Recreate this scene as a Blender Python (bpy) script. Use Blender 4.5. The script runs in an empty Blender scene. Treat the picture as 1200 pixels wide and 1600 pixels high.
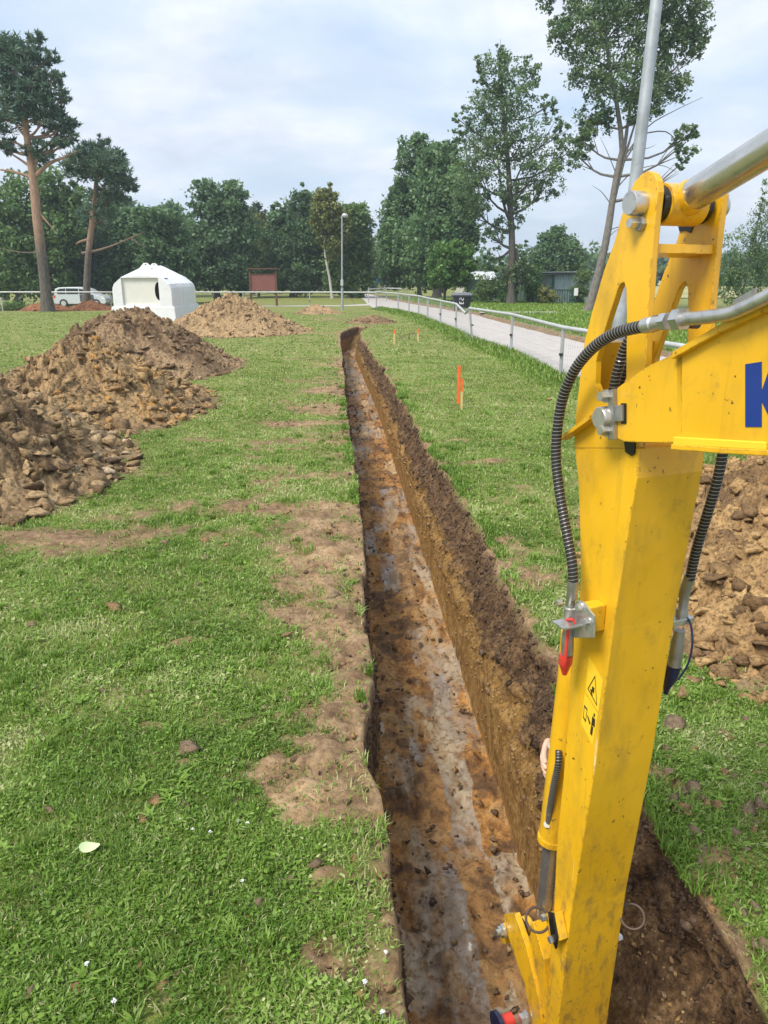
import bpy, bmesh, math, random
import numpy as np
from mathutils import Vector
from mathutils.geometry import tessellate_polygon
random.seed(7); RNG = np.random.default_rng(7)
SC = bpy.context.scene
COL = SC.collection
# ------------------------------------------------------------------ camera
PITCH = math.radians(17.1); CAMH = 2.0
cd = bpy.data.cameras.new('camera'); cam = bpy.data.objects.new('camera', cd); COL.objects.link(cam)
cam.location = (0, 0, CAMH); cam.rotation_euler = (math.pi/2 - PITCH, 0, 0)
cd.sensor_fit = 'VERTICAL'; cd.sensor_height = 36; cd.lens = 27.0
cd.clip_start = .05; cd.clip_end = 3000
SC.camera = cam
# ------------------------------------------------------------------ sky and sun
SUN_EL = math.radians(54); SUN_AZ = math.radians(-133)       # azimuth from +Y, negative = left
w = bpy.data.worlds.new('World'); SC.world = w; w.use_nodes = True
nt = w.node_tree; nt.nodes.clear()
def N(t, **k):
    n = nt.nodes.new(t)
    for a, b in k.items(): setattr(n, a, b)
    return n
def LK(a, b): nt.links.new(a, b)
out = N('ShaderNodeOutputWorld'); bg = N('ShaderNodeBackground'); LK(bg.outputs[0], out.inputs[0])
bg.inputs[1].default_value = 0.098
sky = N('ShaderNodeTexSky', sky_type='NISHITA', sun_disc=False, sun_elevation=SUN_EL, sun_rotation=SUN_AZ)
sky.air_density = 1.2; sky.dust_density = 2.0
tc = N('ShaderNodeTexCoord'); sep = N('ShaderNodeSeparateXYZ'); LK(tc.outputs['Generated'], sep.inputs[0])
zz = N('ShaderNodeMath', operation='MAXIMUM'); LK(sep.outputs[2], zz.inputs[0]); zz.inputs[1].default_value = 0.0
za = N('ShaderNodeMath', operation='ADD'); LK(zz.outputs[0], za.inputs[0]); za.inputs[1].default_value = .22
dx = N('ShaderNodeMath', operation='DIVIDE'); LK(sep.outputs[0], dx.inputs[0]); LK(za.outputs[0], dx.inputs[1])
dy = N('ShaderNodeMath', operation='DIVIDE'); LK(sep.outputs[1], dy.inputs[0]); LK(za.outputs[0], dy.inputs[1])
cmb = N('ShaderNodeCombineXYZ'); LK(dx.outputs[0], cmb.inputs[0]); LK(dy.outputs[0], cmb.inputs[1])
n1 = N('ShaderNodeTexNoise'); n1.inputs['Scale'].default_value = 1.15; n1.inputs['Detail'].default_value = 9; n1.inputs['Roughness'].default_value = .55
n1.inputs['Distortion'].default_value = .35
mp = N('ShaderNodeMapping'); mp.inputs['Location'].default_value = (2.3, 5.1, 0); LK(cmb.outputs[0], mp.inputs[0]); LK(mp.outputs[0], n1.inputs['Vector'])
r1 = N('ShaderNodeValToRGB'); LK(n1.outputs[0], r1.inputs[0])
r1.color_ramp.elements[0].position = .36; r1.color_ramp.elements[0].color = (0.12, .12, .12, 1)
r1.color_ramp.elements[1].position = .60; r1.color_ramp.elements[1].color = (1, 1, 1, 1)
n2 = N('ShaderNodeTexNoise'); n2.inputs['Scale'].default_value = 2.1; n2.inputs['Detail'].default_value = 8; n2.inputs['Roughness'].default_value = .6
mp2 = N('ShaderNodeMapping'); mp2.inputs['Location'].default_value = (7.3, 1.7, 3); LK(cmb.outputs[0], mp2.inputs[0]); LK(mp2.outputs[0], n2.inputs['Vector'])
r2 = N('ShaderNodeValToRGB'); LK(n2.outputs[0], r2.inputs[0])
r2.color_ramp.elements[0].position = .34; r2.color_ramp.elements[0].color = (4.35, 4.85, 5.75, 1)
r2.color_ramp.elements[1].position = .66; r2.color_ramp.elements[1].color = (6.4, 6.65, 7.1, 1)
blu = N('ShaderNodeMixRGB'); blu.inputs[0].default_value = .8; LK(sky.outputs[0], blu.inputs[1]); blu.inputs[2].default_value = (3.7, 4.8, 6.2, 1)
mx = N('ShaderNodeMixRGB'); LK(r1.outputs[0], mx.inputs[0]); LK(blu.outputs[0], mx.inputs[1]); LK(r2.outputs[0], mx.inputs[2])
LK(mx.outputs[0], bg.inputs[0])
sd = bpy.data.lights.new('sun', 'SUN'); sun = bpy.data.objects.new('sun', sd); COL.objects.link(sun)
sd.energy = 2.8; sd.angle = math.radians(22); sd.color = (1, .93, .80)
sdir = Vector((math.sin(SUN_AZ)*math.cos(SUN_EL), math.cos(SUN_AZ)*math.cos(SUN_EL), math.sin(SUN_EL)))
sun.rotation_euler = sdir.to_track_quat('Z', 'Y').to_euler()
SC.view_settings.view_transform = 'Standard'; SC.view_settings.look = 'None'
SC.view_settings.exposure = 0.80; SC.view_settings.gamma = 1.0
# ------------------------------------------------------------------ geometry helpers
CF = np.array([0, math.cos(PITCH), -math.sin(PITCH)]); CU = np.array([0, math.sin(PITCH), math.cos(PITCH)])
CP = np.array([0, 0, CAMH])
def ray(px, py): return CF + (px-600)/1200*np.array([1., 0, 0]) + (800-py)/1200*CU
def GP(px, py, z=0.0):                     # point of the ground plane seen at a photo pixel
    r = ray(px, py); return CP + r*((z-CAMH)/r[2])
def VP(px, py, D):                         # point at distance D ahead
    r = ray(px, py); return CP + r*(D/r[1])
def hash2(i, j, seed):
    i = i.astype(np.int64); j = j.astype(np.int64)
    h = (i*374761393 + j*668265263 + seed*974634541) & 0x7fffffff
    h = ((h ^ (h >> 13))*1274126177) & 0x7fffffff
    h = h ^ (h >> 16)
    return (h & 0xffff)/65535.0
def vnoise(x, y, seed=0):
    x = np.asarray(x, float); y = np.asarray(y, float)
    i = np.floor(x); j = np.floor(y); fx = x-i; fy = y-j
    fx = fx*fx*(3-2*fx); fy = fy*fy*(3-2*fy)
    a = hash2(i, j, seed); b = hash2(i+1, j, seed); c = hash2(i, j+1, seed); d = hash2(i+1, j+1, seed)
    return (a*(1-fx)+b*fx)*(1-fy)+(c*(1-fx)+d*fx)*fy
def fbm(x, y, seed=0, o=4):
    v = 0; a = .5; t = 0
    for k in range(o):
        v = v+a*vnoise(np.asarray(x)*2**k+k*17.3, np.asarray(y)*2**k-k*9.1, seed+k); t += a; a *= .5
    return v/t                              # 0..1
def shards(x, y, sc, seed):                   # broken clods: tilted facets of random cells, dark gaps between
    x = np.asarray(x)/sc; y = np.asarray(y)/sc
    x, y = x+.5*(fbm(x*1.1, y*1.1, seed+50, 3)-.5), y+.5*(fbm(x*1.1+40, y*1.1, seed+51, 3)-.5)
    i = np.floor(x); j = np.floor(y); b1 = np.full(x.shape, 9.); b2 = np.full(x.shape, 9.); h = np.zeros(x.shape); idn = np.zeros(x.shape)
    for di in (-1, 0, 1):
        for dj in (-1, 0, 1):
            ci, cj = i+di, j+dj; px = ci+hash2(ci, cj, seed); py = cj+hash2(ci, cj, seed+1); st = .7+.9*hash2(ci, cj, seed+2)
            ux, uy = x-px, y-py; d = np.sqrt((ux*st)**2+(uy/st)**2); new = d < b1
            b2 = np.where(new, b1, np.minimum(b2, d)); b1 = np.where(new, d, b1)
            hh = (hash2(ci, cj, seed+3)-.5)+1.5*(ux*(hash2(ci, cj, seed+4)-.5)+uy*(hash2(ci, cj, seed+5)-.5))
            h = np.where(new, hh, h); idn = np.where(new, hash2(ci, cj, seed+6), idn)
    return h-1.6*np.maximum(.16-(b2-b1), 0), idn
def sstep(a, b, x):
    t = np.clip((np.asarray(x, float)-a)/(b-a), 0, 1); return t*t*(3-2*t)
def tag(o, label=None, cat=None, group=None, kind=None):
    if label: o['label'] = label
    if cat: o['category'] = cat
    if group: o['group'] = group
    if kind: o['kind'] = kind
    return o
def empty(name, loc, label, cat, group=None):
    o = bpy.data.objects.new(name, None); COL.objects.link(o); o.location = loc; o.empty_display_size = .2
    return tag(o, label, cat, group)
def npmesh(name, V, F, mat, parent=None, attrs=None, smooth=False, faceattrs=None):
    """F: (n,k) int array, or list of index lists"""
    me = bpy.data.meshes.new(name)
    V = np.asarray(V, np.float32)
    if isinstance(F, np.ndarray):
        n, k = F.shape
        me.vertices.add(len(V)); me.vertices.foreach_set('co', V.ravel())
        me.loops.add(n*k); me.loops.foreach_set('vertex_index', F.astype(np.int32).ravel())
        me.polygons.add(n)
        me.polygons.foreach_set('loop_start', np.arange(0, n*k, k, dtype=np.int32))
        me.polygons.foreach_set('loop_total', np.full(n, k, np.int32))
        me.update(calc_edges=True)
    else:
        me.from_pydata(V.tolist(), [], F); me.update()
    if attrs:
        for k_, a in attrs.items():
            a = np.asarray(a, np.float32)
            if a.ndim == 1:
                at = me.attributes.new(k_, 'FLOAT', 'POINT'); at.data.foreach_set('value', a)
            else:
                at = me.attributes.new(k_, 'FLOAT_VECTOR', 'POINT'); at.data.foreach_set('vector', a.ravel())
    if smooth: me.polygons.foreach_set('use_smooth', np.ones(len(me.polygons), bool))
    me.materials.append(mat)
    o = bpy.data.objects.new(name, me); COL.objects.link(o)
    if parent is not None: attach(o, parent)
    return o
def attach(o, parent):
    """child keeps its world position; every thing's origin is unrotated"""
    o.parent = parent
    p = parent; off = Vector((0, 0, 0))
    while p is not None: off += p.location; p = p.parent
    o.data.transform(__import__('mathutils').Matrix.Translation(-off))
class MB:
    def __init__(s): s.v = []; s.f = []
    def add(s, V, F):
        b = len(s.v); s.v += [tuple(map(float, p)) for p in V]; s.f += [[i+b for i in f] for f in F]; return s
    def box(s, c, d, rz=0):
        c = np.array(c, float); h = np.array(d, float)/2; cs, sn = math.cos(rz), math.sin(rz)
        V = []
        for z in (-1, 1):
            for x, y in ((-1, -1), (1, -1), (1, 1), (-1, 1)):
                X, Y = x*h[0], y*h[1]; V.append((c[0]+X*cs-Y*sn, c[1]+X*sn+Y*cs, c[2]+z*h[2]))
        return s.add(V, [[3, 2, 1, 0], [4, 5, 6, 7], [0, 1, 5, 4], [1, 2, 6, 5], [2, 3, 7, 6], [3, 0, 4, 7]])
    def hexa(s, B, T):                      # two quads (bottom, top)
        return s.add(list(B)+list(T), [[3, 2, 1, 0], [4, 5, 6, 7], [0, 1, 5, 4], [1, 2, 6, 5], [2, 3, 7, 6], [3, 0, 4, 7]])
    def tube(s, P, R, n=10, cap=True):
        P = np.array(P, float); m = len(P); R = np.full(m, R) if np.isscalar(R) else np.array(R, float)
        T = np.gradient(P, axis=0); T /= np.linalg.norm(T, axis=1)[:, None]+1e-12
        a = np.array([0, 0, 1.]) if abs(T[0][2]) < .9 else np.array([1., 0, 0])
        u = np.cross(T[0], a); u /= np.linalg.norm(u)
        V = []; ang = np.linspace(0, 2*math.pi, n, endpoint=False)
        for i in range(m):
            u = u-T[i]*(u@T[i]); u /= np.linalg.norm(u)+1e-12; v = np.cross(T[i], u)
            for t in ang: V.append(P[i]+R[i]*(math.cos(t)*u+math.sin(t)*v))
        F = [[i*n+j, i*n+(j+1) % n, (i+1)*n+(j+1) % n, (i+1)*n+j] for i in range(m-1) for j in range(n)]
        if cap: F += [list(range(n))[::-1], [(m-1)*n+j for j in range(n)]]
        return s.add(V, F)
    def prism(s, outer, off, holes=()):     # outer: 3D loop, off: extrusion vector
        loops = [[Vector(p) for p in outer]]+[[Vector(p) for p in h] for h in holes]
        flat = [p for l in loops for p in l]; n = len(flat); off = Vector(off)
        tri = tessellate_polygon(loops)
        V = flat+[p+off for p in flat]
        F = [list(t) for t in tri]+[[i+n for i in t[::-1]] for t in tri]
        b = 0
        for l in loops:
            k = len(l)
            for i in range(k):
                j = (i+1) % k; F.append([b+i, b+j, b+j+n, b+i+n])
            b += k
        return s.add(V, F)
    def torus(s, c, ax, R, r, n=28, m=8):
        c = np.array(c, float); ax = np.array(ax, float); ax /= np.linalg.norm(ax)
        a = np.array([0, 0, 1.]) if abs(ax[2]) < .9 else np.array([1., 0, 0])
        u = np.cross(ax, a); u /= np.linalg.norm(u); v = np.cross(ax, u); V = []
        for i in range(n):
            t = 2*math.pi*i/n; d = math.cos(t)*u+math.sin(t)*v
            for j in range(m):
                q = 2*math.pi*j/m; V.append(c+d*(R+r*math.cos(q))+ax*r*math.sin(q))
        return s.add(V, [[i*m+j, ((i+1) % n)*m+j, ((i+1) % n)*m+(j+1) % m, i*m+(j+1) % m] for i in range(n) for j in range(m)])
    def hexbolt(s, c, ax, R, h, n=6):
        c = np.array(c, float); ax = np.array(ax, float); ax /= np.linalg.norm(ax)
        return s.tube([c, c+ax*h], [R, R], n)
    def build(s, name, mat, parent=None, bevel=0, smooth=0, fixn=True):
        me = bpy.data.meshes.new(name); me.from_pydata(s.v, [], s.f); me.update()
        if fixn:
            bm = bmesh.new(); bm.from_mesh(me); bmesh.ops.recalc_face_normals(bm, faces=bm.faces); bm.to_mesh(me); bm.free()
        me.materials.append(mat)
        o = bpy.data.objects.new(name, me); COL.objects.link(o)
        if smooth:
            for p in me.polygons: p.use_smooth = True
            me.set_sharp_from_angle(angle=math.radians(smooth))
        if bevel:
            b = o.modifiers.new('bevel', 'BEVEL'); b.width = bevel; b.segments = 2; b.limit_method = 'ANGLE'; b.angle_limit = math.radians(35)
            b.harden_normals = False
        if parent is not None: attach(o, parent)
        return o
def spline(P, n):                           # Catmull-Rom resample
    P = np.array(P, float); m = len(P); Q = np.vstack([2*P[0]-P[1], P, 2*P[-1]-P[-2]]); o_ = []
    for t in np.linspace(0, m-1-1e-6, n):
        i = int(t); f = t-i; p0, p1, p2, p3 = Q[i:i+4]
        o_.append(.5*((2*p1)+(-p0+p2)*f+(2*p0-5*p1+4*p2-p3)*f*f+(-p0+3*p1-3*p2+p3)*f**3))
    return np.array(o_)
# ------------------------------------------------------------------ materials
class Mat:
    def __init__(s, name):
        s.m = bpy.data.materials.new(name); s.m.use_nodes = True; s.t = s.m.node_tree
        s.b = s.t.nodes['Principled BSDF']; s.o = s.t.nodes['Material Output']
    def n(s, t, **k):
        x = s.t.nodes.new(t)
        for a, b in k.items():
            if isinstance(a, str) and a[0] == '_': x.inputs[a[1:].replace('_', ' ')].default_value = b
            else: setattr(x, a, b)
        return x
    def l(s, a, b): s.t.links.new(a, b); return b
    def attr(s, name): return s.n('ShaderNodeAttribute', attribute_name=name)
    def coord(s):
        if not hasattr(s, 'tc'): s.tc = s.n('ShaderNodeTexCoord')
        return s.tc.outputs['Object']
    def noise(s, scale, detail=5, rough=.55, vec=None, stretch=None, loc=None, dist=0):
        v = vec or s.coord()
        if stretch or loc:
            m = s.n('ShaderNodeMapping'); s.l(v, m.inputs[0]); v = m.outputs[0]
            if stretch: m.inputs['Scale'].default_value = stretch
            if loc: m.inputs['Location'].default_value = loc
        x = s.n('ShaderNodeTexNoise'); x.inputs['Scale'].default_value = scale; x.inputs['Detail'].default_value = detail
        x.inputs['Roughness'].default_value = rough; x.inputs['Distortion'].default_value = dist; s.l(v, x.inputs['Vector']); return x.outputs[0]
    def ramp(s, fac, stops, interp='LINEAR'):
        r = s.n('ShaderNodeValToRGB'); s.l(fac, r.inputs[0]); cr = r.color_ramp; cr.interpolation = interp
        while len(cr.elements) < len(stops): cr.elements.new(.5)
        for e, (p, c) in zip(cr.elements, stops):
            e.position = p; e.color = (*c, 1) if hasattr(c, '__len__') else (c, c, c, 1)
        return r.outputs[0]
    def mix(s, f, a, b, mode='MIX'):
        x = s.n('ShaderNodeMixRGB', blend_type=mode)
        for i, q in enumerate((f, a, b)):
            if hasattr(q, 'is_output'): s.l(q, x.inputs[i])
            elif i == 0: x.inputs[0].default_value = q
            else: x.inputs[i].default_value = (*q, 1) if hasattr(q, '__len__') else (q, q, q, 1)
        return x.outputs[0]
    def math(s, op, a, b=0.0):
        x = s.n('ShaderNodeMath', operation=op)
        for i, q in enumerate((a, b)):
            if hasattr(q, 'is_output'): s.l(q, x.inputs[i])
            else: x.inputs[i].default_value = q
        return x.outputs[0]
    def bump(s, h, strength=.5, dist=.01):
        b = s.n('ShaderNodeBump'); b.inputs['Strength'].default_value = strength; b.inputs['Distance'].default_value = dist
        s.l(h, b.inputs['Height']); s.l(b.outputs[0], s.b.inputs['Normal'])
    def col(s, c):
        if hasattr(c, 'is_output'): s.l(c, s.b.inputs['Base Color'])
        else: s.b.inputs['Base Color'].default_value = (*c, 1)
    def rough(s, r):
        if hasattr(r, 'is_output'): s.l(r, s.b.inputs['Roughness'])
        else: s.b.inputs['Roughness'].default_value = r
def plain(name, c, rough=.6, metal=0, var=.12, scale=9, dirt=None, bump=0):
    m = Mat(name); f = m.noise(scale, 6, .6)
    a = tuple(x*(1-var) for x in c); b = tuple(min(1, x*(1+var)) for x in c)
    k = m.ramp(f, [(.3, a), (.7, b)])
    if dirt:
        g = m.ramp(m.noise(scale*2.3, 8, .7, loc=(3, 1, 2)), [(.55, 0.0), (.72, .8)]); k = m.mix(g, k, dirt)
    m.col(k); m.rough(m.ramp(m.noise(scale*1.7, 4), [(.3, max(.05, rough-.1)), (.7, min(1, rough+.1))])); m.b.inputs['Metallic'].default_value = metal
    if bump: m.bump(m.noise(scale*6, 6, .6), .5, bump)
    return m.m
def yellow_mat():
    m = Mat('yellow_paint')
    base = m.ramp(m.noise(3, 5), [(.3, (.70, .385, .010)), (.7, (.80, .455, .014))])
    sm = m.ramp(m.noise(9, 8, .65, stretch=(1, 1, .35)), [(.50, 0.0), (.74, .75)])        # smeared mud film
    base = m.mix(sm, base, (.42, .25, .03))
    sp = m.ramp(m.noise(42, 4, .6), [(.655, 0.0), (.69, 1.0)])                           # chips and specks
    zone = m.ramp(m.noise(5, 4, .6, loc=(4, 4, 4)), [(.44, 0.0), (.58, 1.0)])
    base = m.mix(m.math('MULTIPLY', sp, zone), base, (.05, .028, .015))
    sx = m.n('ShaderNodeSeparateXYZ'); m.l(m.coord(), sx.inputs[0]); low = m.ramp(sx.outputs[2], [(.0, .75), (.7, .0)])
    mud = m.math('MULTIPLY', low, m.ramp(m.noise(26, 9, .75, stretch=(1, 1, .5)), [(.50, 0.0), (.66, 1.0)])); base = m.mix(mud, base, (.17, .105, .05))
    drip = m.ramp(m.noise(34, 4, .6, stretch=(1, 1, .05), loc=(8, 2, 5)), [(.60, 0.0), (.72, .35)]); base = m.mix(m.math('MULTIPLY', drip, zone), base, (.30, .16, .02))
    scr = m.ramp(m.noise(30, 3, .5, stretch=(1, 1, .06), loc=(1, 7, 2)), [(.715, 0.0), (.73, .6)])
    base = m.mix(m.math('MULTIPLY', scr, zone), base, (.8, .68, .4))
    bv = m.n('ShaderNodeBevel', samples=4); bv.inputs['Radius'].default_value = .007; ge = m.n('ShaderNodeNewGeometry'); dt = m.n('ShaderNodeVectorMath', operation='DOT_PRODUCT'); m.l(bv.outputs[0], dt.inputs[0]); m.l(ge.outputs['Normal'], dt.inputs[1])
    edge = m.ramp(dt.outputs['Value'], [(.90, 1.0), (.985, 0.0)]); ch = m.ramp(m.noise(48, 6, .7, loc=(2, 9, 4)), [(.50, 0.0), (.60, 1.0)])
    base = m.mix(m.math('MULTIPLY', edge, ch), base, (.16, .085, .03))                   # worn edges
    bl = m.ramp(m.noise(6.5, 9, .72, loc=(11, 3, 7)), [(.56, 0.0), (.72, .8)]); base = m.mix(m.math('MULTIPLY', bl, m.ramp(m.noise(70, 6, .7), [(.42, .15), (.6, 1.0)])), base, (.30, .17, .04))
    m.col(base); m.rough(m.ramp(m.noise(12, 6), [(.3, .28), (.75, .52)]))
    m.b.inputs['Coat Weight'].default_value = .25; m.b.inputs['Coat Roughness'].default_value = .2
    m.bump(m.noise(160, 3), .12, .001)
    return m.m
def metal_mat(name, c, rough, dirt=(.12, .09, .06), amt=.5):
    m = Mat(name); k = m.ramp(m.noise(14, 6), [(.3, tuple(x*.8 for x in c)), (.7, c)])
    d = m.ramp(m.noise(35, 7, .7), [(.5, 0.0), (.72, amt)])
    m.col(m.mix(d, k, dirt)); m.b.inputs['Metallic'].default_value = .85
    m.rough(m.ramp(m.noise(25, 5), [(.3, rough), (.7, min(1, rough+.2))])); return m.m
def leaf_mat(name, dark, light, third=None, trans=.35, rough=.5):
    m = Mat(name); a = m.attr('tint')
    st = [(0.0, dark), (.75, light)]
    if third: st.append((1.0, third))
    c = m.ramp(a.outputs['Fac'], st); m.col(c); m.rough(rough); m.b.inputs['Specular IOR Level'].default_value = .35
    tr = m.n('ShaderNodeBsdfTranslucent'); tc_ = m.mix(.5, c, (.16, .22, .03)); m.l(tc_, tr.inputs[0])
    mxs = m.n('ShaderNodeMixShader'); mxs.inputs[0].default_value = trans
    m.l(m.b.outputs[0], mxs.inputs[1]); m.l(tr.outputs[0], mxs.inputs[2]); m.l(mxs.outputs[0], m.o.inputs[0])
    return m.m
def bark_mat(name, a, b, scale=6):
    m = Mat(name); f = m.noise(scale, 8, .7, stretch=(3, 3, .7)); m.col(m.ramp(f, [(.35, a), (.65, b)])); m.rough(.9)
    m.bump(f, .8, .03); return m.m
def pine_bark():
    m = Mat('pine_bark'); f = m.noise(5, 8, .7, stretch=(3, 3, .8))
    lo = m.ramp(f, [(.35, (.05, .042, .036)), (.65, (.16, .14, .12))]); hi = m.ramp(f, [(.3, (.19, .11, .075)), (.65, (.40, .26, .18))])
    sx = m.n('ShaderNodeSeparateXYZ'); m.l(m.coord(), sx.inputs[0])
    k = m.ramp(m.math('DIVIDE', sx.outputs[2], 12.0), [(.25, 0.0), (.40, 1.0)]); m.col(m.mix(k, lo, hi)); m.rough(.9); m.bump(f, .7, .03); return m.m
def soil_mat(name, dark, mid, light, s=1.0, dfrac=.42, lfrac=.62):
    m = Mat(name); f = m.noise(1.1*s, 9, .62, dist=.4); g = m.noise(9*s, 8, .7)
    c = m.ramp(f, [(dfrac-.12, dark), (dfrac+.06, mid), (lfrac, mid), (lfrac+.1, light)])
    c = m.mix(m.ramp(g, [(.36, .9), (.56, 0.0)]), c, tuple(x*.38 for x in mid))
    h = m.noise(60*s, 5, .7); c = m.mix(m.ramp(h, [(.58, 0.0), (.75, .5)]), c, tuple(min(1, x*1.5) for x in light))
    m.col(c); m.rough(.95); m.b.inputs['Specular IOR Level'].default_value = .15
    m.bump(m.mix(.5, g, m.noise(34*s, 8, .75)), 1.0, .035); return m.m
def rock_mat(name, stops, scale=25):
    m = Mat(name); a = m.attr('tint').outputs['Fac']; c = m.ramp(a, stops); f = m.noise(scale, 8, .7)
    c = m.mix(m.ramp(f, [(.38, .75), (.54, 0.0)]), c, (.065, .042, .025)); c = m.mix(m.ramp(m.noise(scale*2.2, 6, .7, loc=(2, 5, 1)), [(.56, 0.0), (.7, .5)]), c, (.55, .43, .29))
    m.col(c); m.rough(.95); m.b.inputs['Specular IOR Level'].default_value = .12; m.bump(f, .9, .02); return m.m
def ground_mat():
    m = Mat('ground_soil_and_turf'); st = m.attr('st').outputs['Vector']; ob = m.coord()
    soil = m.attr('soil').outputs['Fac']; flo = m.attr('floor').outputs['Fac']; dep = m.attr('depth').outputs['Fac']; sand = m.attr('sand').outputs['Fac']
    # turf
    gn = m.noise(1.3, 7, .6); gf = m.noise(38, 8, .75); gm = m.noise(7, 6, .65, loc=(5, 2, 0))
    tg = m.ramp(gn, [(.3, (.15, .205, .03)), (.55, (.22, .275, .055)), (.75, (.29, .29, .10))])
    tg = m.mix(m.ramp(gf, [(.38, .85), (.60, 0.0)]), tg, (.11, .095, .045))
    tg = m.mix(m.ramp(gm, [(.50, 0.0), (.68, .75)]), tg, (.32, .27, .15))
    # bare soil
    sn = m.mix(.5, m.noise(4, 9, .7), m.noise(15, 9, .75)); sf = m.noise(40, 7, .72)
    sc = m.ramp(sn, [(.38, (.085, .048, .026)), (.5, (.22, .138, .078)), (.62, (.40, .265, .15))])
    sandc = m.ramp(sn, [(.38, (.20, .12, .06)), (.5, (.45, .30, .16)), (.62, (.60, .44, .27))])
    sc = m.mix(sand, sc, sandc)
    sc = m.mix(m.ramp(sf, [(.3, .75), (.55, 0.0)]), sc, (.085, .055, .038))
    # walls of the cut: dark topsoil above, ochre subsoil below
    wn = m.noise(3, 8, .65, vec=st, stretch=(1.0, 1, 2.2)); ws = m.mix(.5, m.noise(9, 9, .75), m.noise(38, 8, .75))
    d2 = m.math('ADD', dep, m.math('MULTIPLY', m.math('SUBTRACT', wn, .5), .35))
    sxx = m.n('ShaderNodeSeparateXYZ'); m.l(st, sxx.inputs[0]); d2 = m.math('SUBTRACT', d2, m.ramp(m.math('DIVIDE', sxx.outputs[0], 5.0), [(.46, .40), (.60, 0.0)]))  # near end: topsoil tone pulled down the wall, painting in the pit's shade
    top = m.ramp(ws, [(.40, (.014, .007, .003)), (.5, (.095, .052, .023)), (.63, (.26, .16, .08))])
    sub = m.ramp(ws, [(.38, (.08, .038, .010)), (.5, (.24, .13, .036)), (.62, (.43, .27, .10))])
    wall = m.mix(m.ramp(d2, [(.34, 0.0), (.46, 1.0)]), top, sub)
    # floor: smeared wet strips, ochre crumbs
    fa = m.noise(1.0, 6, .6, vec=st, stretch=(1.3, 4.6, 1), dist=.3)
    fb = m.noise(2.2, 8, .68, vec=st, stretch=(2.2, 1.6, 1), loc=(9, 3, 0)); fc = m.noise(26, 8, .75, vec=st)
    fl = m.ramp(fb, [(.30, (.075, .04, .02)), (.43, (.19, .10, .045)), (.52, (.46, .22, .06)), (.60, (.48, .28, .11)), (.72, (.27, .17, .09))])
    fl = m.mix(m.ramp(fc, [(.36, .7), (.56, 0.0)]), fl, (.06, .032, .016))
    dv = m.n('ShaderNodeVectorMath', operation='MULTIPLY_ADD'); dn = m.n('ShaderNodeTexNoise'); dn.inputs['Scale'].default_value = 5; dn.inputs['Detail'].default_value = 6; m.l(st, dn.inputs['Vector'])
    m.l(dn.outputs['Color'], dv.inputs[0]); dv.inputs[1].default_value = (.55, .13, 0); m.l(st, dv.inputs[2])
    cv = m.n('ShaderNodeMapping'); m.l(dv.outputs[0], cv.inputs[0]); cv.inputs['Scale'].default_value = (1.15, 6.3, 0)
    fv = m.n('ShaderNodeVectorMath', operation='FLOOR'); m.l(cv.outputs[0], fv.inputs[0]); wn_ = m.n('ShaderNodeTexWhiteNoise', noise_dimensions='2D'); m.l(fv.outputs[0], wn_.inputs['Vector'])
    cell = wn_.outputs['Value']; fr2 = m.n('ShaderNodeVectorMath', operation='FRACTION'); m.l(cv.outputs[0], fr2.inputs[0]); sf_ = m.n('ShaderNodeSeparateXYZ'); m.l(fr2.outputs[0], sf_.inputs[0])
    sst = m.n('ShaderNodeSeparateXYZ'); m.l(st, sst.inputs[0]); farm = m.ramp(m.math('DIVIDE', sst.outputs[0], 20.0), [(.30, 0.0), (.48, 1.0)])
    pale = m.math('MULTIPLY', m.ramp(cell, [(.30, 0.0), (.34, 1.0), (.54, 1.0), (.56, 0.0)]), m.math('ADD', m.math('MULTIPLY', farm, .80), .18))
    fl = m.mix(m.math('MULTIPLY', pale, m.ramp(fc, [(.36, .3), (.5, 1.0)])), fl, m.ramp(fb, [(.4, (.36, .22, .10)), (.6, (.62, .45, .27))]))
    wet = m.ramp(cell, [(.56, 0.0), (.61, 1.0)])
    wet = m.math('MULTIPLY', wet, m.ramp(fa, [(.40, 0.0), (.52, 1.0)])); wet = m.math('MULTIPLY', wet, m.ramp(fc, [(.36, .15), (.52, 1.0)])); wet = m.math('MULTIPLY', wet, m.ramp(m.noise(3.2, 6, .6, vec=st, stretch=(.7, 1.5, 1), loc=(4, 4, 0)), [(.33, .0), (.46, 1.0)]))
    lines = m.math('MULTIPLY', m.ramp(sf_.outputs[0], [(.0, 1.0), (.10, 0.0)]), m.math('ADD', m.math('MULTIPLY', farm, .7), .15))
    fl = m.mix(lines, fl, (.10, .06, .035))
    gry = m.ramp(m.noise(1.4, 5, .5, vec=st, stretch=(.6, 3, 1)), [(.35, (.225, .19, .165)), (.65, (.40, .31, .20))])
    fl = m.mix(wet, fl, gry)
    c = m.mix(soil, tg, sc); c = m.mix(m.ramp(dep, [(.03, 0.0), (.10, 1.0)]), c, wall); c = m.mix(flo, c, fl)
    m.col(c)
    rg = m.mix(flo, (.92, .92, .92), m.mix(wet, m.ramp(fb, [(.4, .55), (.6, .85)]), (.24, .24, .24))); m.rough(rg)
    m.b.inputs['Specular IOR Level'].default_value = .3
    h = m.mix(m.math('MULTIPLY', flo, wet), m.mix(.45, m.noise(22, 9, .75), m.noise(80, 6, .7)), 0.42)
    m.bump(h, .9, .03); return m.m
M = {}
M['ground'] = ground_mat(); M['yellow'] = yellow_mat()
M['steel'] = metal_mat('zinc_steel', (.62, .62, .60), .28); M['chrome'] = metal_mat('chrome_rod', (.62, .61, .58), .14, amt=.15)
M['graysteel'] = metal_mat('dull_steel', (.42, .42, .40), .38)
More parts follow.
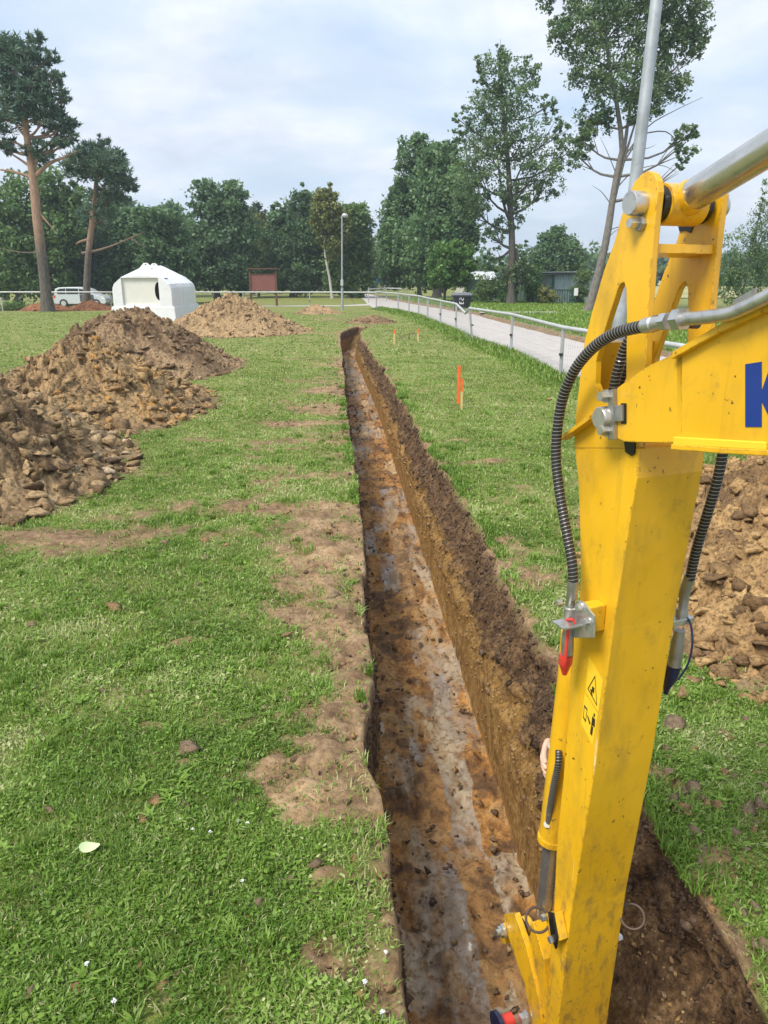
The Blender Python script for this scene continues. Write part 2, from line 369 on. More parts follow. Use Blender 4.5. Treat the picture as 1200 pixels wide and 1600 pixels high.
M['galv'] = plain('galvanised_rail', (.48, .50, .50), .5, .3, .12, 4)
M['post'] = plain('galvanised_post', (.40, .42, .43), .5, .3, .15, 6)
M['mast'] = plain('lamp_mast_zinc', (.36, .39, .41), .5, .35, .22, 5, dirt=(.25, .26, .26))
M['rubber'] = plain('black_rubber', (.018, .017, .017), .5); M['wire'] = plain('spiral_wire', (.34, .32, .29), .35, .5)
M['grease'] = plain('black_grease', (.012, .01, .008), .35, var=.3, scale=30)
M['red'] = plain('red_plastic', (.62, .05, .035), .4); M['navy'] = plain('navy_plastic', (.015, .022, .07), .35)
M['blue'] = plain('blue_lettering', (.008, .035, .22), .4, var=.05); M['black'] = plain('black_ink', (.03, .022, .012), .5)
M['sticker'] = plain('yellow_sticker', (.86, .56, .03), .4, var=.05)
M['rust'] = plain('rusted_ring', (.09, .06, .045), .6, .4, .3, 30)
M['concrete'] = plain('road_concrete', (.43, .40, .385), .9, var=.10, scale=2.2, dirt=(.33, .30, .28), bump=.004)
M['gravel'] = soil_mat('crumbled_edge', (.08, .06, .045), (.20, .16, .125), (.33, .28, .22), 1.5)
M['tank'] = plain('white_polyethylene', (.74, .76, .78), .45, var=.05, scale=2, dirt=(.66, .65, .60))
M['panel'] = plain('cream_polyethylene', (.70, .69, .64), .5, var=.05, scale=2)
M['dark'] = plain('interior_shade', (.03, .033, .035), .8)
M['bark'] = bark_mat('bark', (.05, .045, .04), (.15, .135, .12)); M['greybark'] = bark_mat('grey_bark', (.09, .08, .07), (.24, .22, .2))
M['birch'] = bark_mat('birch_bark', (.3, .29, .26), (.6, .58, .54), 3); M['pinebark'] = pine_bark()
M['branch'] = bark_mat('orange_branch', (.2, .1, .06), (.4, .24, .16))
M['hideA'] = None
M['leaf_oak'] = leaf_mat('oak_leaves', (0.063, 0.133, 0.081), (0.161, 0.273, 0.133)); M['leaf_mid'] = leaf_mat('mid_leaves', (0.065, 0.143, 0.062), (0.195, 0.312, 0.111))
M['leaf_yel'] = leaf_mat('yellow_green_leaves', (0.110, 0.143, 0.050), (0.297, 0.308, 0.099)); M['leaf_asp'] = leaf_mat('aspen_leaves', (0.062, 0.131, 0.070), (0.188, 0.281, 0.131), (0.300, 0.362, 0.138))
M['leaf_pop'] = leaf_mat('poplar_leaves', (0.063, 0.147, 0.078), (0.189, 0.308, 0.133)); M['needle'] = leaf_mat('pine_needles', (0.052, 0.111, 0.088), (0.143, 0.221, 0.150), trans=.15)
M['leaf_bright'] = leaf_mat('bright_leaves', (.06, .15, .04), (.16, .30, .075)); M['leaf_shrub'] = leaf_mat('shrub_leaves', (.07, .14, .045), (.2, .29, .10), (.32, .36, .2))
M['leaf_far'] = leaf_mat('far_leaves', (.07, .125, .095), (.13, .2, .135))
M['grass'] = leaf_mat('grass_blades', (.11, .215, .024), (.27, .43, .075), (.54, .57, .27), trans=.42, rough=.42)
M['bin'] = plain('bin_plastic', (.022, .026, .036), .45); M['binlid'] = plain('bin_lid', (.20, .22, .25), .4)
M['white'] = plain('white_mark', (.75, .76, .77), .5, var=.05)
M['board'] = plain('oxide_red_board', (.20, .075, .06), .7, var=.15); M['board2'] = plain('brown_timber', (.11, .05, .035), .8, var=.2)
M['carpaint'] = plain('silver_car', (.60, .63, .67), .3, .2, .04); M['glass'] = plain('car_glass', (.02, .03, .04), .12, var=.05); M['cardoor'] = plain('dark_door', (.07, .08, .10), .3)
M['tyre'] = plain('tyre', (.02, .02, .02), .8)
M['sheet'] = plain('corrugated_zinc', (.36, .44, .47), .45, .3, .18, 3, dirt=(.22, .27, .28)); M['sheet2'] = plain('grey_sheet', (.33, .35, .38), .7, 0, .15, 2)
M['roof'] = plain('roof_felt', (.06, .065, .07), .8); M['rooftrim'] = plain('roof_trim', (.5, .54, .56), .5)
M['green'] = plain('green_gate_paint', (.018, .07, .055), .5); M['greenfence'] = plain('faded_green_fence', (.16, .26, .22), .7, var=.2, scale=4)
M['stakewood'] = plain('stake_wood', (.62, .45, .2), .8, var=.15, scale=30); M['orange'] = plain('orange_spray', (.82, .15, .03), .7, var=.1, scale=30)
M['bluesign'] = plain('blue_sign', (.02, .16, .5), .5); M['cream'] = plain('cream_wall', (.55, .53, .48), .8, bump=.004); M['housegrey'] = plain('pale_roof', (.45, .48, .5), .7)
M['skin'] = plain('skin', (.56, .36, .27), .5, var=.1, scale=40); M['sleeve'] = plain('dark_sleeve', (.04, .045, .06), .9)
M['drygrass'] = plain('dry_field', (.32, .30, .13), .9, var=.25, scale=.2); M['hill'] = plain('wooded_hill', (.05, .085, .07), .95, var=.35, scale=.04, bump=.5)
M['paleleaf'] = plain('pale_leaf', (.50, .62, .33), .6, var=.08); M['dead'] = plain('dead_twig', (.17, .12, .08), .9)
# ------------------------------------------------------------------ terrain
TD = np.array([-.0619, .9981]); TP = np.array([.9981, .0619]); TO = np.array([.16, 0.0])
S_END = 32.5; DEPTH = .82
def to_st(x, y):
    a = np.asarray(x)-TO[0]; b = np.asarray(y)-TO[1]; return a*TD[0]+b*TD[1], a*TP[0]+b*TP[1]
def to_xy(s, t): return TO[0]+s*TD[0]+t*TP[0], TO[1]+s*TD[1]+t*TP[1]
def bend(s): return .75*np.clip((np.asarray(s)-27.5)/5.0, 0, 1)**2
def lipL(s): return bend(s)+ .10*(fbm(s*1.1, s*0+3, 11, 4)-.5)+.03*(fbm(s*7, s*0+1, 12, 3)-.5) - .07*np.exp(-((s-3.05)/.38)**2) - .05*np.exp(-((s-4.3)/.5)**2)
def lipR(s): return bend(s)+.965+.20*(fbm(s*.9, s*0+8, 21, 4)-.5)+.10*(fbm(s*5, s*0+2, 22, 3)-.5)+.10*np.exp(-((s-1.2)/1.2)**2)-.24*sstep(14, 30, s)
FENCE = [GP(1400, 800), GP(1050, 660), GP(875, 593), GP(798, 553), GP(738, 533), GP(712, 520), GP(688, 510), GP(668, 502), GP(654, 495), GP(639, 492), GP(622, 487.5), GP(588, 482)]
FENCE[0] = np.array([5.4, 5.0, 0]); FENCE[1] = np.array([4.35, 11.0, 0])
FY = np.array([p[1] for p in FENCE]); FX = np.array([p[0] for p in FENCE])
def fence_x(y): return np.interp(y, FY, FX)
PATCH = []                                   # bare patches: x, y, rx, ry, weight, sand
for px, py, rx, ry, wt, sd_ in [(500, 875, .42, .30, .9, .7), (470, 925, .35, .28, .8, .55), (510, 985, .38, .25, .9, .6), (540, 1030, .3, .25, .6, .3),
        (470, 1238, .18, .13, 1.0, 1.0), (520, 1185, .22, .16, 1.0, .45), (440, 1195, .12, .10, .6, .7), (545, 1125, .22, .28, 1.1, .05), (560, 1230, .2, .3, 1.1, .2), (450, 1120, .3, .1, .7, .1),
        (330, 785, .6, .16, .8, .1), (240, 800, .5, .2, .8, .1), (130, 840, .9, .3, .8, .1), (30, 860, .8, .35, .9, .2), (440, 690, .7, .22, .8, .2), (490, 745, .6, .25, .8, .4), (430, 665, .5, .16, .9, 0), (480, 660, .5, .14, .9, .1), (310, 688, .3, .14, .7, 0),
        (500, 790, .5, .16, .8, .5), (420, 800, .5, .14, .8, .2), (520, 570, .9, .5, .7, .6), (450, 560, 1.2, .35, .6, .5), (500, 610, .7, .3, .6, .6), (530, 640, .4, .5, .8, .5), (480, 520, 1.2, 1.2, .7, .6), (505, 500, 1.0, 2.5, .6, .6), (580, 497, 1.6, 3.0, .9, .2),
        (755, 725, .26, .16, 1.0, .1), (770, 720, .3, .1, .9, .1), (725, 687, .2, .12, .9, .1), (690, 690, .2, .1, .6, .1), (835, 900, .22, .3, .8, .35), (830, 860, .3, .12, .6, .1), (790, 845, .2, .2, .7, .2), (700, 620, .15, .25, .5, .3), (640, 545, .3, .8, .5, .5), (850, 785, .2, .1, .6, .1),
        (560, 1390, .10, .08, .5, .1), (570, 1470, .14, .12, .5, .05), (520, 1470, .12, .06, .5, .1), (590, 1540, .1, .12, .5, .1), (525, 1378, .05, .03, .9, .4), (290, 1180, .09, .05, 1.0, .1), (305, 1000, .1, .07, .9, .1), (290, 965, .12, .04, .7, .5), (210, 1080, .08, .04, .7, .6), (250, 1120, .14, .05, .7, .1), (340, 1090, .1, .06, .5, .1),
        (1050, 1230, .12, .1, 1.0, .1), (1130, 1340, .16, .08, .5, .25), (1180, 1400, .1, .14, .5, .1), (1110, 1160, .2, .06, .6, .4), (1060, 1420, .14, .1, .9, 0), (1150, 1250, .12, .05, .6, .2), (1200, 1240, .1, .08, .8, .1), (1140, 1480, .1, .1, .9, 0),
        (560, 450, 4, 6, .0, 0)]:
    g = GP(px, py); PATCH.append((g[0], g[1], rx, ry, wt, sd_))
HEAPS = [  # x, y, rx, ry, h
    (-4.75, 7.75, 1.85, 2.5, 1.22), (-4.75, 12.1, 1.85, 2.75, 1.08), (-5.7, 17.6, 2.3, 3.2, 1.46), (-5.8, 30.0, 2.7, 3.4, 1.2),
    (-3.7, 44.5, 1.4, 1.6, .45), (-.55, 35.4, 1.1, 1.2, .3), (3.22, 4.95, 1.6, 2.35, .90), (-20.3, 47.6, 1.7, 1.1, .5), (-17.8, 48.4, 1.6, 1.1, .55), (-23, 48.5, 1.2, .9, .35)]
def heap_r(x, y):
    r = np.full(np.shape(x), 9.0)
    for hx, hy, rx, ry, h in HEAPS: r = np.minimum(r, np.hypot((x-hx)/rx, (y-hy)/ry))
    return r
def soilmask(x, y):
    x = np.asarray(x, float); y = np.asarray(y, float); s, t = to_st(x, y)
    nz = fbm(x*2.2, y*2.2, 31, 5); nf = fbm(x*9, y*9, 37, 4); tr = fbm(x*1.7, y*3.2, 41, 5)
    m = np.zeros_like(x); sand = np.zeros_like(x)
    wx = x+(nz-.5)*.35+(nf-.5)*.12; wy = y+(fbm(x*2.2+50, y*2.2, 33, 4)-.5)*.35
    for px, py, rx, ry, wt, sd_ in PATCH:
        v = wt*np.exp(-(((wx-px)/rx)**2+((wy-py)/ry)**2)*.9); m = m+v; sand = np.maximum(sand, sd_*np.minimum(v*1.6, 1))
    dl = lipL(s)-t; dr = t-lipR(s); on = sstep(S_END+2, S_END, s)
    near = sstep(2.2, 3.2, s)
    m = m+on*.95*np.exp(-np.maximum(dl, 0)/.11)*(dl > -.3)*(.30+.8*nz)+on*near*.46*np.exp(-np.maximum(dl, 0)/.55)*(dl > -.3)
    m = m+on*1.0*np.exp(-np.maximum(dr, 0)/.07)*(dr > -.3)*(.2+.8*nz)+on*.22*np.exp(-np.maximum(dr, 0)/.5)*(dr > -.3)
    band = sstep(3.4, 5, y)*sstep(26, 14, y)*sstep(3.0, .3, np.maximum(dl, 0))*(dl > -.3)
    m = m+band*(1.25*np.maximum(tr-.45, 0)*2+.05)
    hr = heap_r(x, y); m = m+1.3*sstep(1.22, .98, hr+(nf-.5)*.25+(nz-.5)*.3)
    m = m*.88+(nz-.5)*.6+(nf-.5)*1.0+(fbm(x*24, y*24, 39, 3)-.5)*.5
    m = m+.40*np.maximum(fbm(x*1.6+9, y*1.9, 55, 5)-.54, 0)*4
    sand = np.maximum(sand, on*.35*sstep(1.5, .2, np.maximum(dl, 0)))
    return sstep(.32, 1.12, m), np.clip(sand, 0, 1)
def lawn_z(x, y):
    k = sstep(.2, 1.5, fence_x(y)-np.asarray(x))*sstep(60, 40, y)
    b = (fbm(np.asarray(x)*1.1, np.asarray(y)*1.1, 61, 4)-.5)*.07+(fbm(np.asarray(x)*7, np.asarray(y)*7, 63, 3)-.5)*.022
    dip = -.42*sstep(51, 58, y)*sstep(-12, -17, x)*sstep(120, 80, y)
    return b*k+dip
def build_ground():
    ss = [-6., -3., -1., 0.]; s = .6
    while s < 12: ss.append(s); s += max(.022, .0075*s)
    while s < S_END-.12: ss.append(s); s += .0085*s
    ss += [S_END-.1, S_END, S_END+.12, S_END+.24, S_END+.4, S_END+.7]; s = S_END+1.0
    while s < 700: ss.append(s); s += .02*s
    ss = np.array(ss); nS = len(ss)
    tl = [0.]; st_ = .02
    while tl[-1] > -500: tl.append(tl[-1]-st_); st_ = st_*1.045 if tl[-1] > -5 else st_*1.12
    tl = np.array(tl[::-1]); nl = len(tl); nw1, nf_, nw2 = 22, 40, 56
    V = []; A = {'st': [], 'soil': [], 'floor': [], 'depth': [], 'sand': []}
    L = lipL(ss); Rr = lipR(ss)
    fac = 1.0
    S2 = ss[:, None]
    fl_l = (L[:, None]-bend(S2))*.6+.06+bend(S2); fl_r = bend(S2)+.725-.20*sstep(14, 30, S2)
    t_left = L[:, None]+tl[None, :]
    k1 = np.linspace(0, 1, nw1+2)[None, 1:-1]
    zz1 = -DEPTH*k1
    t_w1 = L[:, None]+(fl_l-L[:, None])*k1**.55
    # eroded slump on the near left edge
    sl = np.exp(-((S2-3.05)/.45)**2); t_w1 = t_w1*(1-sl*.6)+(L[:, None]+(fl_l-L[:, None])*k1)*sl*.6
    t_w1 = t_w1+.07*(fbm(S2*5+0*k1, k1*4+0*S2, 71, 4)-.5)*np.sin(k1*math.pi)
    kf = np.linspace(0, 1, nf_)[None, :]
    t_f = fl_l+(fl_r-fl_l)*kf
    bars = (fbm(S2*1.5+0*kf, kf*.8+0*S2, 75, 3)-.5)*.09
    strip = (fbm(S2*.5+0*kf, kf*9+0*S2, 76, 2)-.5)*.03
    crumbs = np.maximum(fbm(S2*9+0*kf, kf*6+0*S2, 77, 4)-.48, 0)*.22
    pit = .45*sstep(2.2, 1.5, S2)*sstep(.45, .85, kf); z_f = -DEPTH+bars+strip+crumbs-pit
    k2 = np.linspace(0, 1, nw2+2)[None, 1:-1]
    zz2 = -DEPTH*(1-k2)
    nr = sstep(3.0, 2.2, S2); prof = np.interp(k2, [0, .5, .62, .8, 1], [0, .13, .32, .68, 1.0])*(1-nr)+np.interp(k2, [0, .3, .6, .86, 1], [0.1, .65, 1.10, 1.14, 1.0])*nr
    t_w2 = fl_r+(Rr[:, None]-fl_r)*prof
    t_w2 = t_w2+(.16*(fbm(S2*4+0*k2, k2*5+0*S2, 81, 5)-.5)*(.25+.9*sstep(.3, .7, k2))+.09*(fbm(S2*14+0*k2, k2*11+0*S2, 83, 4)-.5)*sstep(.15, .6, k2)-.10*np.maximum(.16-np.abs(fbm(S2*6+0*k2, k2*4+0*S2, 85, 3)-.5)*2, 0)*sstep(.3, .7, k2)*2)*np.sin(np.clip(k2*1.08, 0, 1)*math.pi)**.5
    t_right = Rr[:, None]+(-tl[::-1])[None, :]
    T = np.hstack([t_left, t_w1, t_f, t_w2, t_right]); Sx = np.repeat(S2, T.shape[1], 1)
    Z = np.hstack([np.zeros_like(t_left), zz1+0*S2, z_f, zz2+0*S2, np.zeros_like(t_right)])*fac
    DP = np.hstack([np.zeros_like(t_left), k1*1.0+0*S2, np.ones_like(t_f), (1-k2)+0*S2, np.zeros_like(t_right)])*fac
    FL = np.hstack([np.zeros_like(t_left), np.zeros_like(t_w1), np.ones_like(t_f), np.zeros_like(t_w2), np.zeros_like(t_right)])*fac
    jit = (fbm(T*5, Sx*1.5, 121, 4)-.5)*1.6; fac = sstep(S_END+.45, S_END-2.4, Sx+jit); Z = Z*fac; DP = DP*fac; FL = FL*sstep(.85, 1, fac)
    X, Y = to_xy(Sx, T)
    lz = lawn_z(X, Y); m, sand = soilmask(X, Y)
    outside = np.hstack([np.ones_like(t_left), np.zeros_like(t_w1), np.zeros_like(t_f), np.zeros_like(t_w2), np.ones_like(t_right)])
    crumb = (fbm(X*12, Y*12, 65, 4)-.45)*.11*m*sstep(14, 6, Y)*outside
    # crumbled raised lip at the near left slump
    Z = Z+lz*np.maximum(outside, 1-DP)+crumb
    V = np.stack([X, Y, Z], -1).reshape(-1, 3); nT = T.shape[1]
    i, j = np.meshgrid(np.arange(nS-1), np.arange(nT-1), indexing='ij'); a = (i*nT+j).ravel()
    F = np.stack([a, a+1, a+nT+1, a+nT], -1)
    at = {'st': np.stack([Sx, T, Z], -1).reshape(-1, 3), 'soil': m.ravel(), 'floor': FL.ravel(), 'depth': DP.ravel(), 'sand': sand.ravel()}
    o = npmesh('ground', V, F, M['ground'], attrs=at, smooth=True); o['kind'] = 'structure'
    c0 = t_left.shape[1]; c1 = c0+nw1+nf_; P3 = V.reshape(nS, nT, 3); return P3[:, c0:c0+nw1], P3[:, c1:c1+nw2], ss
WALL_L, WALL_R, WALL_S = build_ground()
def sheet(name, P0, P1, z, mat, nx=1, kind='structure'):
    P0 = np.array(P0); P1 = np.array(P1); n = len(P0); V = []; F = []
    for i in range(n):
        for j in range(nx+1):
            q = P0[i]+(P1[i]-P0[i])*j/nx; V.append((q[0], q[1], z))
    for i in range(n-1):
        for j in range(nx): a = i*(nx+1)+j; F.append([a, a+1, a+nx+2, a+nx+1])
    o = npmesh(name, V, F, mat); o['kind'] = kind; return o
RY = np.array([-8, 0, 8, 12, 16, 20, 25, 30, 36, 42, 50, 58, 66, 76, 90, 120, 170.])
RL = np.array([fence_x(y)+.12 for y in RY]); RL[10:] = [-.6, -1.2, -1.6, -2.2, -3.6, -8, -18]; RL[:3] = [6.5, 6.1, 5.0]
RR = np.array([11.0, 10.2, 9.2, 8.7, 8.0, 7.2, 6.1, 5.7, 5.2, 4.85, 3.6, 2.2, .9, -.2, -1.6, -5.5, -15])
ry_f = np.linspace(-8, 170, 240); rl_f = np.interp(ry_f, RY, RL); rr_f = np.interp(ry_f, RY, RR)
wob = (fbm(ry_f*1.2, ry_f*0, 91, 4)-.5)*.3
sheet('road', np.c_[rl_f, ry_f], np.c_[rr_f+.15, ry_f], .012, M['concrete'])
bp = [GP(600, 466), GP(560, 473), GP(500, 474)]
sheet('path', [(-.4, 56), (-3, 54.4), (-8, 54.2), (-16, 54.5)], [(-.4, 60), (-3, 56.0), (-8, 55.6), (-16, 55.8)], .008, M['concrete'])
def verge():
    V = []; F = []; n = len(ry_f); offs = [-.02, .10, .30, .6, 1.2, 3, 8, 25, 120]
    hs = [0, .10, .15, .14, .13, .12, .12, .1, .05]
    for i in range(n):
        k = 1 if ry_f[i] < 70 else 0.3
        for o_, h in zip(offs, hs):
            x = rr_f[i]+o_+(wob[i] if o_ < 1 else 0); V.append((x, ry_f[i], h*k+.004+(fbm(x*3, ry_f[i]*3, 95, 3)-.5)*.06*(h > 0)))
    m_ = len(offs)
    F = np.array([[i*m_+j, i*m_+j+1, (i+1)*m_+j+1, (i+1)*m_+j] for i in range(n-1) for j in range(m_-1)])
    V = np.array(V); so = np.array([1, .9, .4, .05, 0, 0, 0, 0, 0.]*n); z0 = np.zeros(len(V))
    o = npmesh('verge', V, F, M['ground'], attrs={'st': V, 'soil': so, 'floor': z0, 'depth': z0, 'sand': np.zeros(len(V))}, smooth=True); o['kind'] = 'structure'
verge()
sheet('driveway', [(4.95, 40.5), (6.5, 40.8), (9, 41.0)], [(4.95, 41.7), (6.5, 41.9), (9, 42.0)], .19, M['concrete'])
# distant low hill at the right
def hill():
    n = 80; V = []; F = []
    xs = np.linspace(20, 900, n)
    for i, x in enumerate(xs):
        h = 16*math.exp(-((x-330)/260)**2)+5*fbm(x*.02, 1.0, 99, 4)+2.5*fbm(x*.3, 1.0, 98, 3)
        V += [(x, 520, -1), (x, 560, h*.7), (x, 640, h), (x, 900, -1)]
    for i in range(n-1):
        for j in range(3): a = i*4+j; F.append([a, a+4, a+5, a+1])
    o = npmesh('hill', V, F, M['hill'], smooth=True); o['kind'] = 'structure'
hill()
sheet('field', [(24, 70), (24, 140), (24, 300)], [(140, 70), (160, 140), (260, 300)], .16, M['drygrass'])
# ------------------------------------------------------------------ soil heaps
ROCKS = []; SMALL = []
def rocks():
    rng = np.random.default_rng(12)
    for k in range(16):
        d = rng.uniform(-1, 1, (12, 3)); d /= np.maximum(np.abs(d).max(1), .6)[:, None]; d *= rng.uniform(.55, .95, (12, 1))
        bm = bmesh.new()
        for p in d: bm.verts.new(p)
        r_ = bmesh.ops.convex_hull(bm, input=bm.verts[:]); bmesh.ops.delete(bm, geom=[v for v in bm.verts if not v.link_faces], context='VERTS')
        bmesh.ops.triangulate(bm, faces=bm.faces); bm.verts.index_update(); bm.verts.ensure_lookup_table()
        SMALL.append((np.array([v.co[:] for v in bm.verts]), np.array([[v.index for v in f.verts] for f in bm.faces])))
        bmesh.ops.subdivide_edges(bm, edges=bm.edges, cuts=1, use_grid_fill=True); bmesh.ops.triangulate(bm, faces=bm.faces)
        bm.verts.index_update(); V = np.array([v.co[:] for v in bm.verts]); V = V*(1+.22*(rng.random((len(V), 1))-.5))
        ROCKS.append((V, np.array([[v.index for v in f.verts] for f in bm.faces]))); bm.free()
rocks()
def clod_v(r, rng, flat=.6):
    V, F = (ROCKS if r > .045 else SMALL)[rng.integers(0, len(ROCKS))]
    v = V*np.array([1.1, rng.uniform(.6, 1), flat*rng.uniform(.55, 1.25)])
    a = rng.uniform(0, 6.28); b = rng.normal(0, .75); c_, s_ = math.cos(a), math.sin(a); cb, sb = math.cos(b), math.sin(b)
    Rm = np.array([[c_, -s_, 0], [s_, c_, 0], [0, 0, 1]])@np.array([[1, 0, 0], [0, cb, -sb], [0, sb, cb]])
    return (v@Rm.T)*r, F
def heap(hx, hy, rx, ry, h, mat, label, seed, n=120, ncl=260, csize=(.03, .13), cmat=None, group='heaps of dug soil', power=1.0):
    rng = np.random.default_rng(seed)
    e = empty('soil_heap', (hx, hy, 0), label, 'soil heap', group)
    gx = np.linspace(-1.25, 1.25, n); U, W_ = np.meshgrid(gx, gx, indexing='ij')
    X = hx+U*rx; Y = hy+W_*ry
    def hz(X, Y):
        ang = np.arctan2((Y-hy)/ry, (X-hx)/rx)
        rr = np.hypot((X-hx)/rx, (Y-hy)/ry)*(1+.26*(fbm(np.cos(ang)*1.6+5, np.sin(ang)*1.6, seed, 4)-.5)*2*.6)
        z = h*(np.clip(1-rr, -.3, 1)**1 if power == 1 else 1)*np.where(rr < 1, 1, 1.0)
        z = h*np.where(rr < 1, (1-rr**1.25), (1-rr)*.5)
        am = np.clip(1.12-rr, 0, 1)**.7; sc = max(rx, 1.2)
        z = z+am*(.40*h*(fbm(X*1.5/sc*1.6, Y*1.5/sc*1.6, seed+3, 4)-.5)+.16*(fbm(X*3.2, Y*3.2, seed+5, 4)-.5))
        q = .25+1.1*sstep(.40, .62, fbm(X*1.3, Y*1.3, seed+9, 3))          # some parts crumble fine, others break in slabs
        z = z+am*(.15*q*shards(X, Y, .30, seed)[0]*min(1, h+.2)+.105*shards(X, Y, .13, seed+11)[0]*(.4+.6*q)+.048*shards(X, Y, .055, seed+23)[0]+.03*(fbm(X*30, Y*30, seed+8, 3)-.5))
        z = z-np.clip(rr-1.02, 0, 1)*.5-.012
        return z
    Z = hz(X, Y)
    V = np.stack([X, Y, Z], -1).reshape(-1, 3); i, j = np.meshgrid(np.arange(n-1), np.arange(n-1), indexing='ij'); a = (i*n+j).ravel()
    F = np.stack([a, a+n, a+n+1, a+1], -1)
    keep = (Z.ravel()[F] > -.08).any(1); F = F[keep]
    big = fbm(X*.9, Y*.9, seed, 3)-.5; ti = .45+.9*big+.42*(shards(X, Y, .30, seed)[1]-.5)+.34*(shards(X, Y, .13, seed+11)[1]-.5)+.3*(shards(X, Y, .055, seed+23)[1]-.5)
    npmesh('soil_mound', V, F, cmat or mat, e, attrs={'tint': np.clip(ti, 0, 1).ravel()}, smooth=False)
    CV = []; CFc = []; CT = []; b = 0
    ra = rng.random(ncl)**.5*1.12; ta = rng.uniform(0, 6.283, ncl); xa = hx+ra*rx*np.cos(ta); ya = hy+ra*ry*np.sin(ta); za = np.maximum(hz(xa, ya), 0); na = fbm(xa*.9, ya*.9, seed, 3)-.5
    for k in range(ncl):
        x, y, z, r_ = xa[k], ya[k], za[k], ra[k]; lo, hi = csize; r = lo+(hi-lo)*rng.random()**5.5*(1.0 if r_ > .45 else .7)
        v_, f_ = clod_v(r, rng, .55); CV.append(v_+np.array([x, y, z+r*.10])); CFc.append(f_+b); b += len(v_); CT.append(np.full(len(v_), np.clip(.45+.6*na[k]+rng.normal(0, .28), 0, 1)))
    if ncl:
        o = npmesh('clods', np.vstack(CV), np.vstack(CFc), cmat or mat, e, attrs={'tint': np.concatenate(CT)}); o['kind'] = 'stuff'
    return e
sA = soil_mat('grey_brown_spoil', (0.133, 0.088, 0.056), (0.357, 0.228, 0.117), (0.551, 0.353, 0.156))
sB = soil_mat('ochre_spoil', (.13, .08, .045), (.31, .20, .10), (.47, .27, .08), dfrac=.42, lfrac=.62)
#(0.184, 0.116, 0.066), (0.408, 0.251, 0.113), (0.551, 0.316, 0.109), dfrac=.38, lfrac=.54)
sC = soil_mat('topsoil_spoil', (0.133, 0.088, 0.056), (0.291, 0.195, 0.117), (0.408, 0.279, 0.164))
sD = soil_mat('tan_spoil', (0.184, 0.126, 0.078), (0.357, 0.242, 0.140), (0.469, 0.326, 0.187), .8)
sG = soil_mat('clay_spoil', (0.173, 0.107, 0.058), (0.388, 0.233, 0.101), (0.571, 0.372, 0.172))
sR = soil_mat('red_spoil', (0.112, 0.048, 0.028), (0.265, 0.112, 0.058), (0.347, 0.158, 0.078))
RM = {'grey_brown_spoil': rock_mat('grey_stones', [(0, (.10, .066, .04)), (.35, (.30, .205, .11)), (.7, (.44, .31, .17)), (1, (.50, .40, .28))]), 'ochre_spoil': rock_mat('ochre_stones', [(0, (.10, .065, .037)), (.3, (.29, .195, .105)), (.7, (.42, .28, .135)), (1, (.47, .25, .08))]),
      'topsoil_spoil': rock_mat('topsoil_clods', [(0, (0.102, 0.065, 0.039)), (.5, (0.275, 0.186, 0.109)), (1, (0.428, 0.298, 0.172))]), 'tan_spoil': rock_mat('tan_clods', [(0, (0.204, 0.135, 0.078)), (.5, (0.388, 0.270, 0.148)), (1, (0.510, 0.353, 0.195))]),
      'clay_spoil': rock_mat('clay_clods', [(0, (0.184, 0.112, 0.058)), (.4, (0.388, 0.242, 0.109)), (.75, (0.530, 0.344, 0.156)), (1, (0.612, 0.419, 0.211))], 40), 'red_spoil': rock_mat('red_clods', [(0, (0.122, 0.051, 0.031)), (.5, (0.255, 0.112, 0.058)), (1, (0.347, 0.167, 0.086))])}
HL = [(sA, 'nearest soil heap on the left with grey stones and slabs of earth', 340, 4200, (.008, .13)), (sB, 'ochre soil heap with flat stone slabs behind the nearest left heap', 330, 4000, (.010, .14)),
      (sC, 'dark brown topsoil heap in front of the white ribbed tank', 300, 2800, (.012, .13)), (sD, 'broad tan soil heap to the right of the white tank', 250, 2000, (.02, .15)),
      (sD, 'low brown soil heap in front of the street lamp foot', 60, 160, (.03, .12)), (sC, 'low dark spread of soil at the far end of the trench', 70, 300, (.02, .09)),
      (sG, 'ochre clay heap with lumpy clods on the right behind the excavator arm', 360, 6500, (.007, .10)),
      (sR, 'reddish soil heap at the foot of the tall pine', 60, 120, (.04, .14)), (sR, 'reddish soil heap in front of the silver car', 60, 120, (.04, .14)), (sR, 'low reddish soil heap left of the pine by the railing', 50, 80, (.04, .12))]
for k, (hp, (mt, lb, n_, nc, cs)) in enumerate(zip(HEAPS, HL)): heap(*hp, mt, lb, 200+k*20, n_, nc, cs, RM[mt.name])
# loose clods on the lawn
clodmat = soil_mat('loose_clod', (.16, .11, .07), (.36, .26, .17), (.55, .42, .29), 3); clodor = soil_mat('orange_clod', (.24, .14, .07), (.46, .29, .15), (.58, .42, .26), 3)
def clod(px, py, r, mat, label, group=None, seed=0, flat=.8):
    g = GP(px, py); v, f_ = clod_v(r, np.random.default_rng(seed+900), flat)
    o = npmesh('earth_clod', v, f_, mat); o.location = (g[0], g[1], float(lawn_z(g[0], g[1]))+r*.18+.004); tag(o, label, 'clod', group); return o
clod(292, 1178, .055, clodmat, 'brown turf clod with a dark hole beside it on the near lawn', seed=1)
clod(182, 957, .05, clodor, 'orange clod alone on the lawn below the nearest left heap', seed=2)
clod(1048, 1140, .062, clodmat, 'pale rough clod just right of the excavator arm', seed=3, flat=1.0)
clod(1066, 1085, .06, clodor, 'ochre clod beside the blue hose cap of the excavator', seed=4, flat=.8)
clod(1085, 1062, .045, clodor, 'large ochre clod at the toe of the right clay heap', seed=5, flat=.9)
clod(1104, 1263, .028, clodor, 'small orange clod on the turf right of the lower arm', seed=6)
clod(857, 627, .09, clodor, 'pale orange clod on the lawn below the near railing post', seed=7, flat=.4)
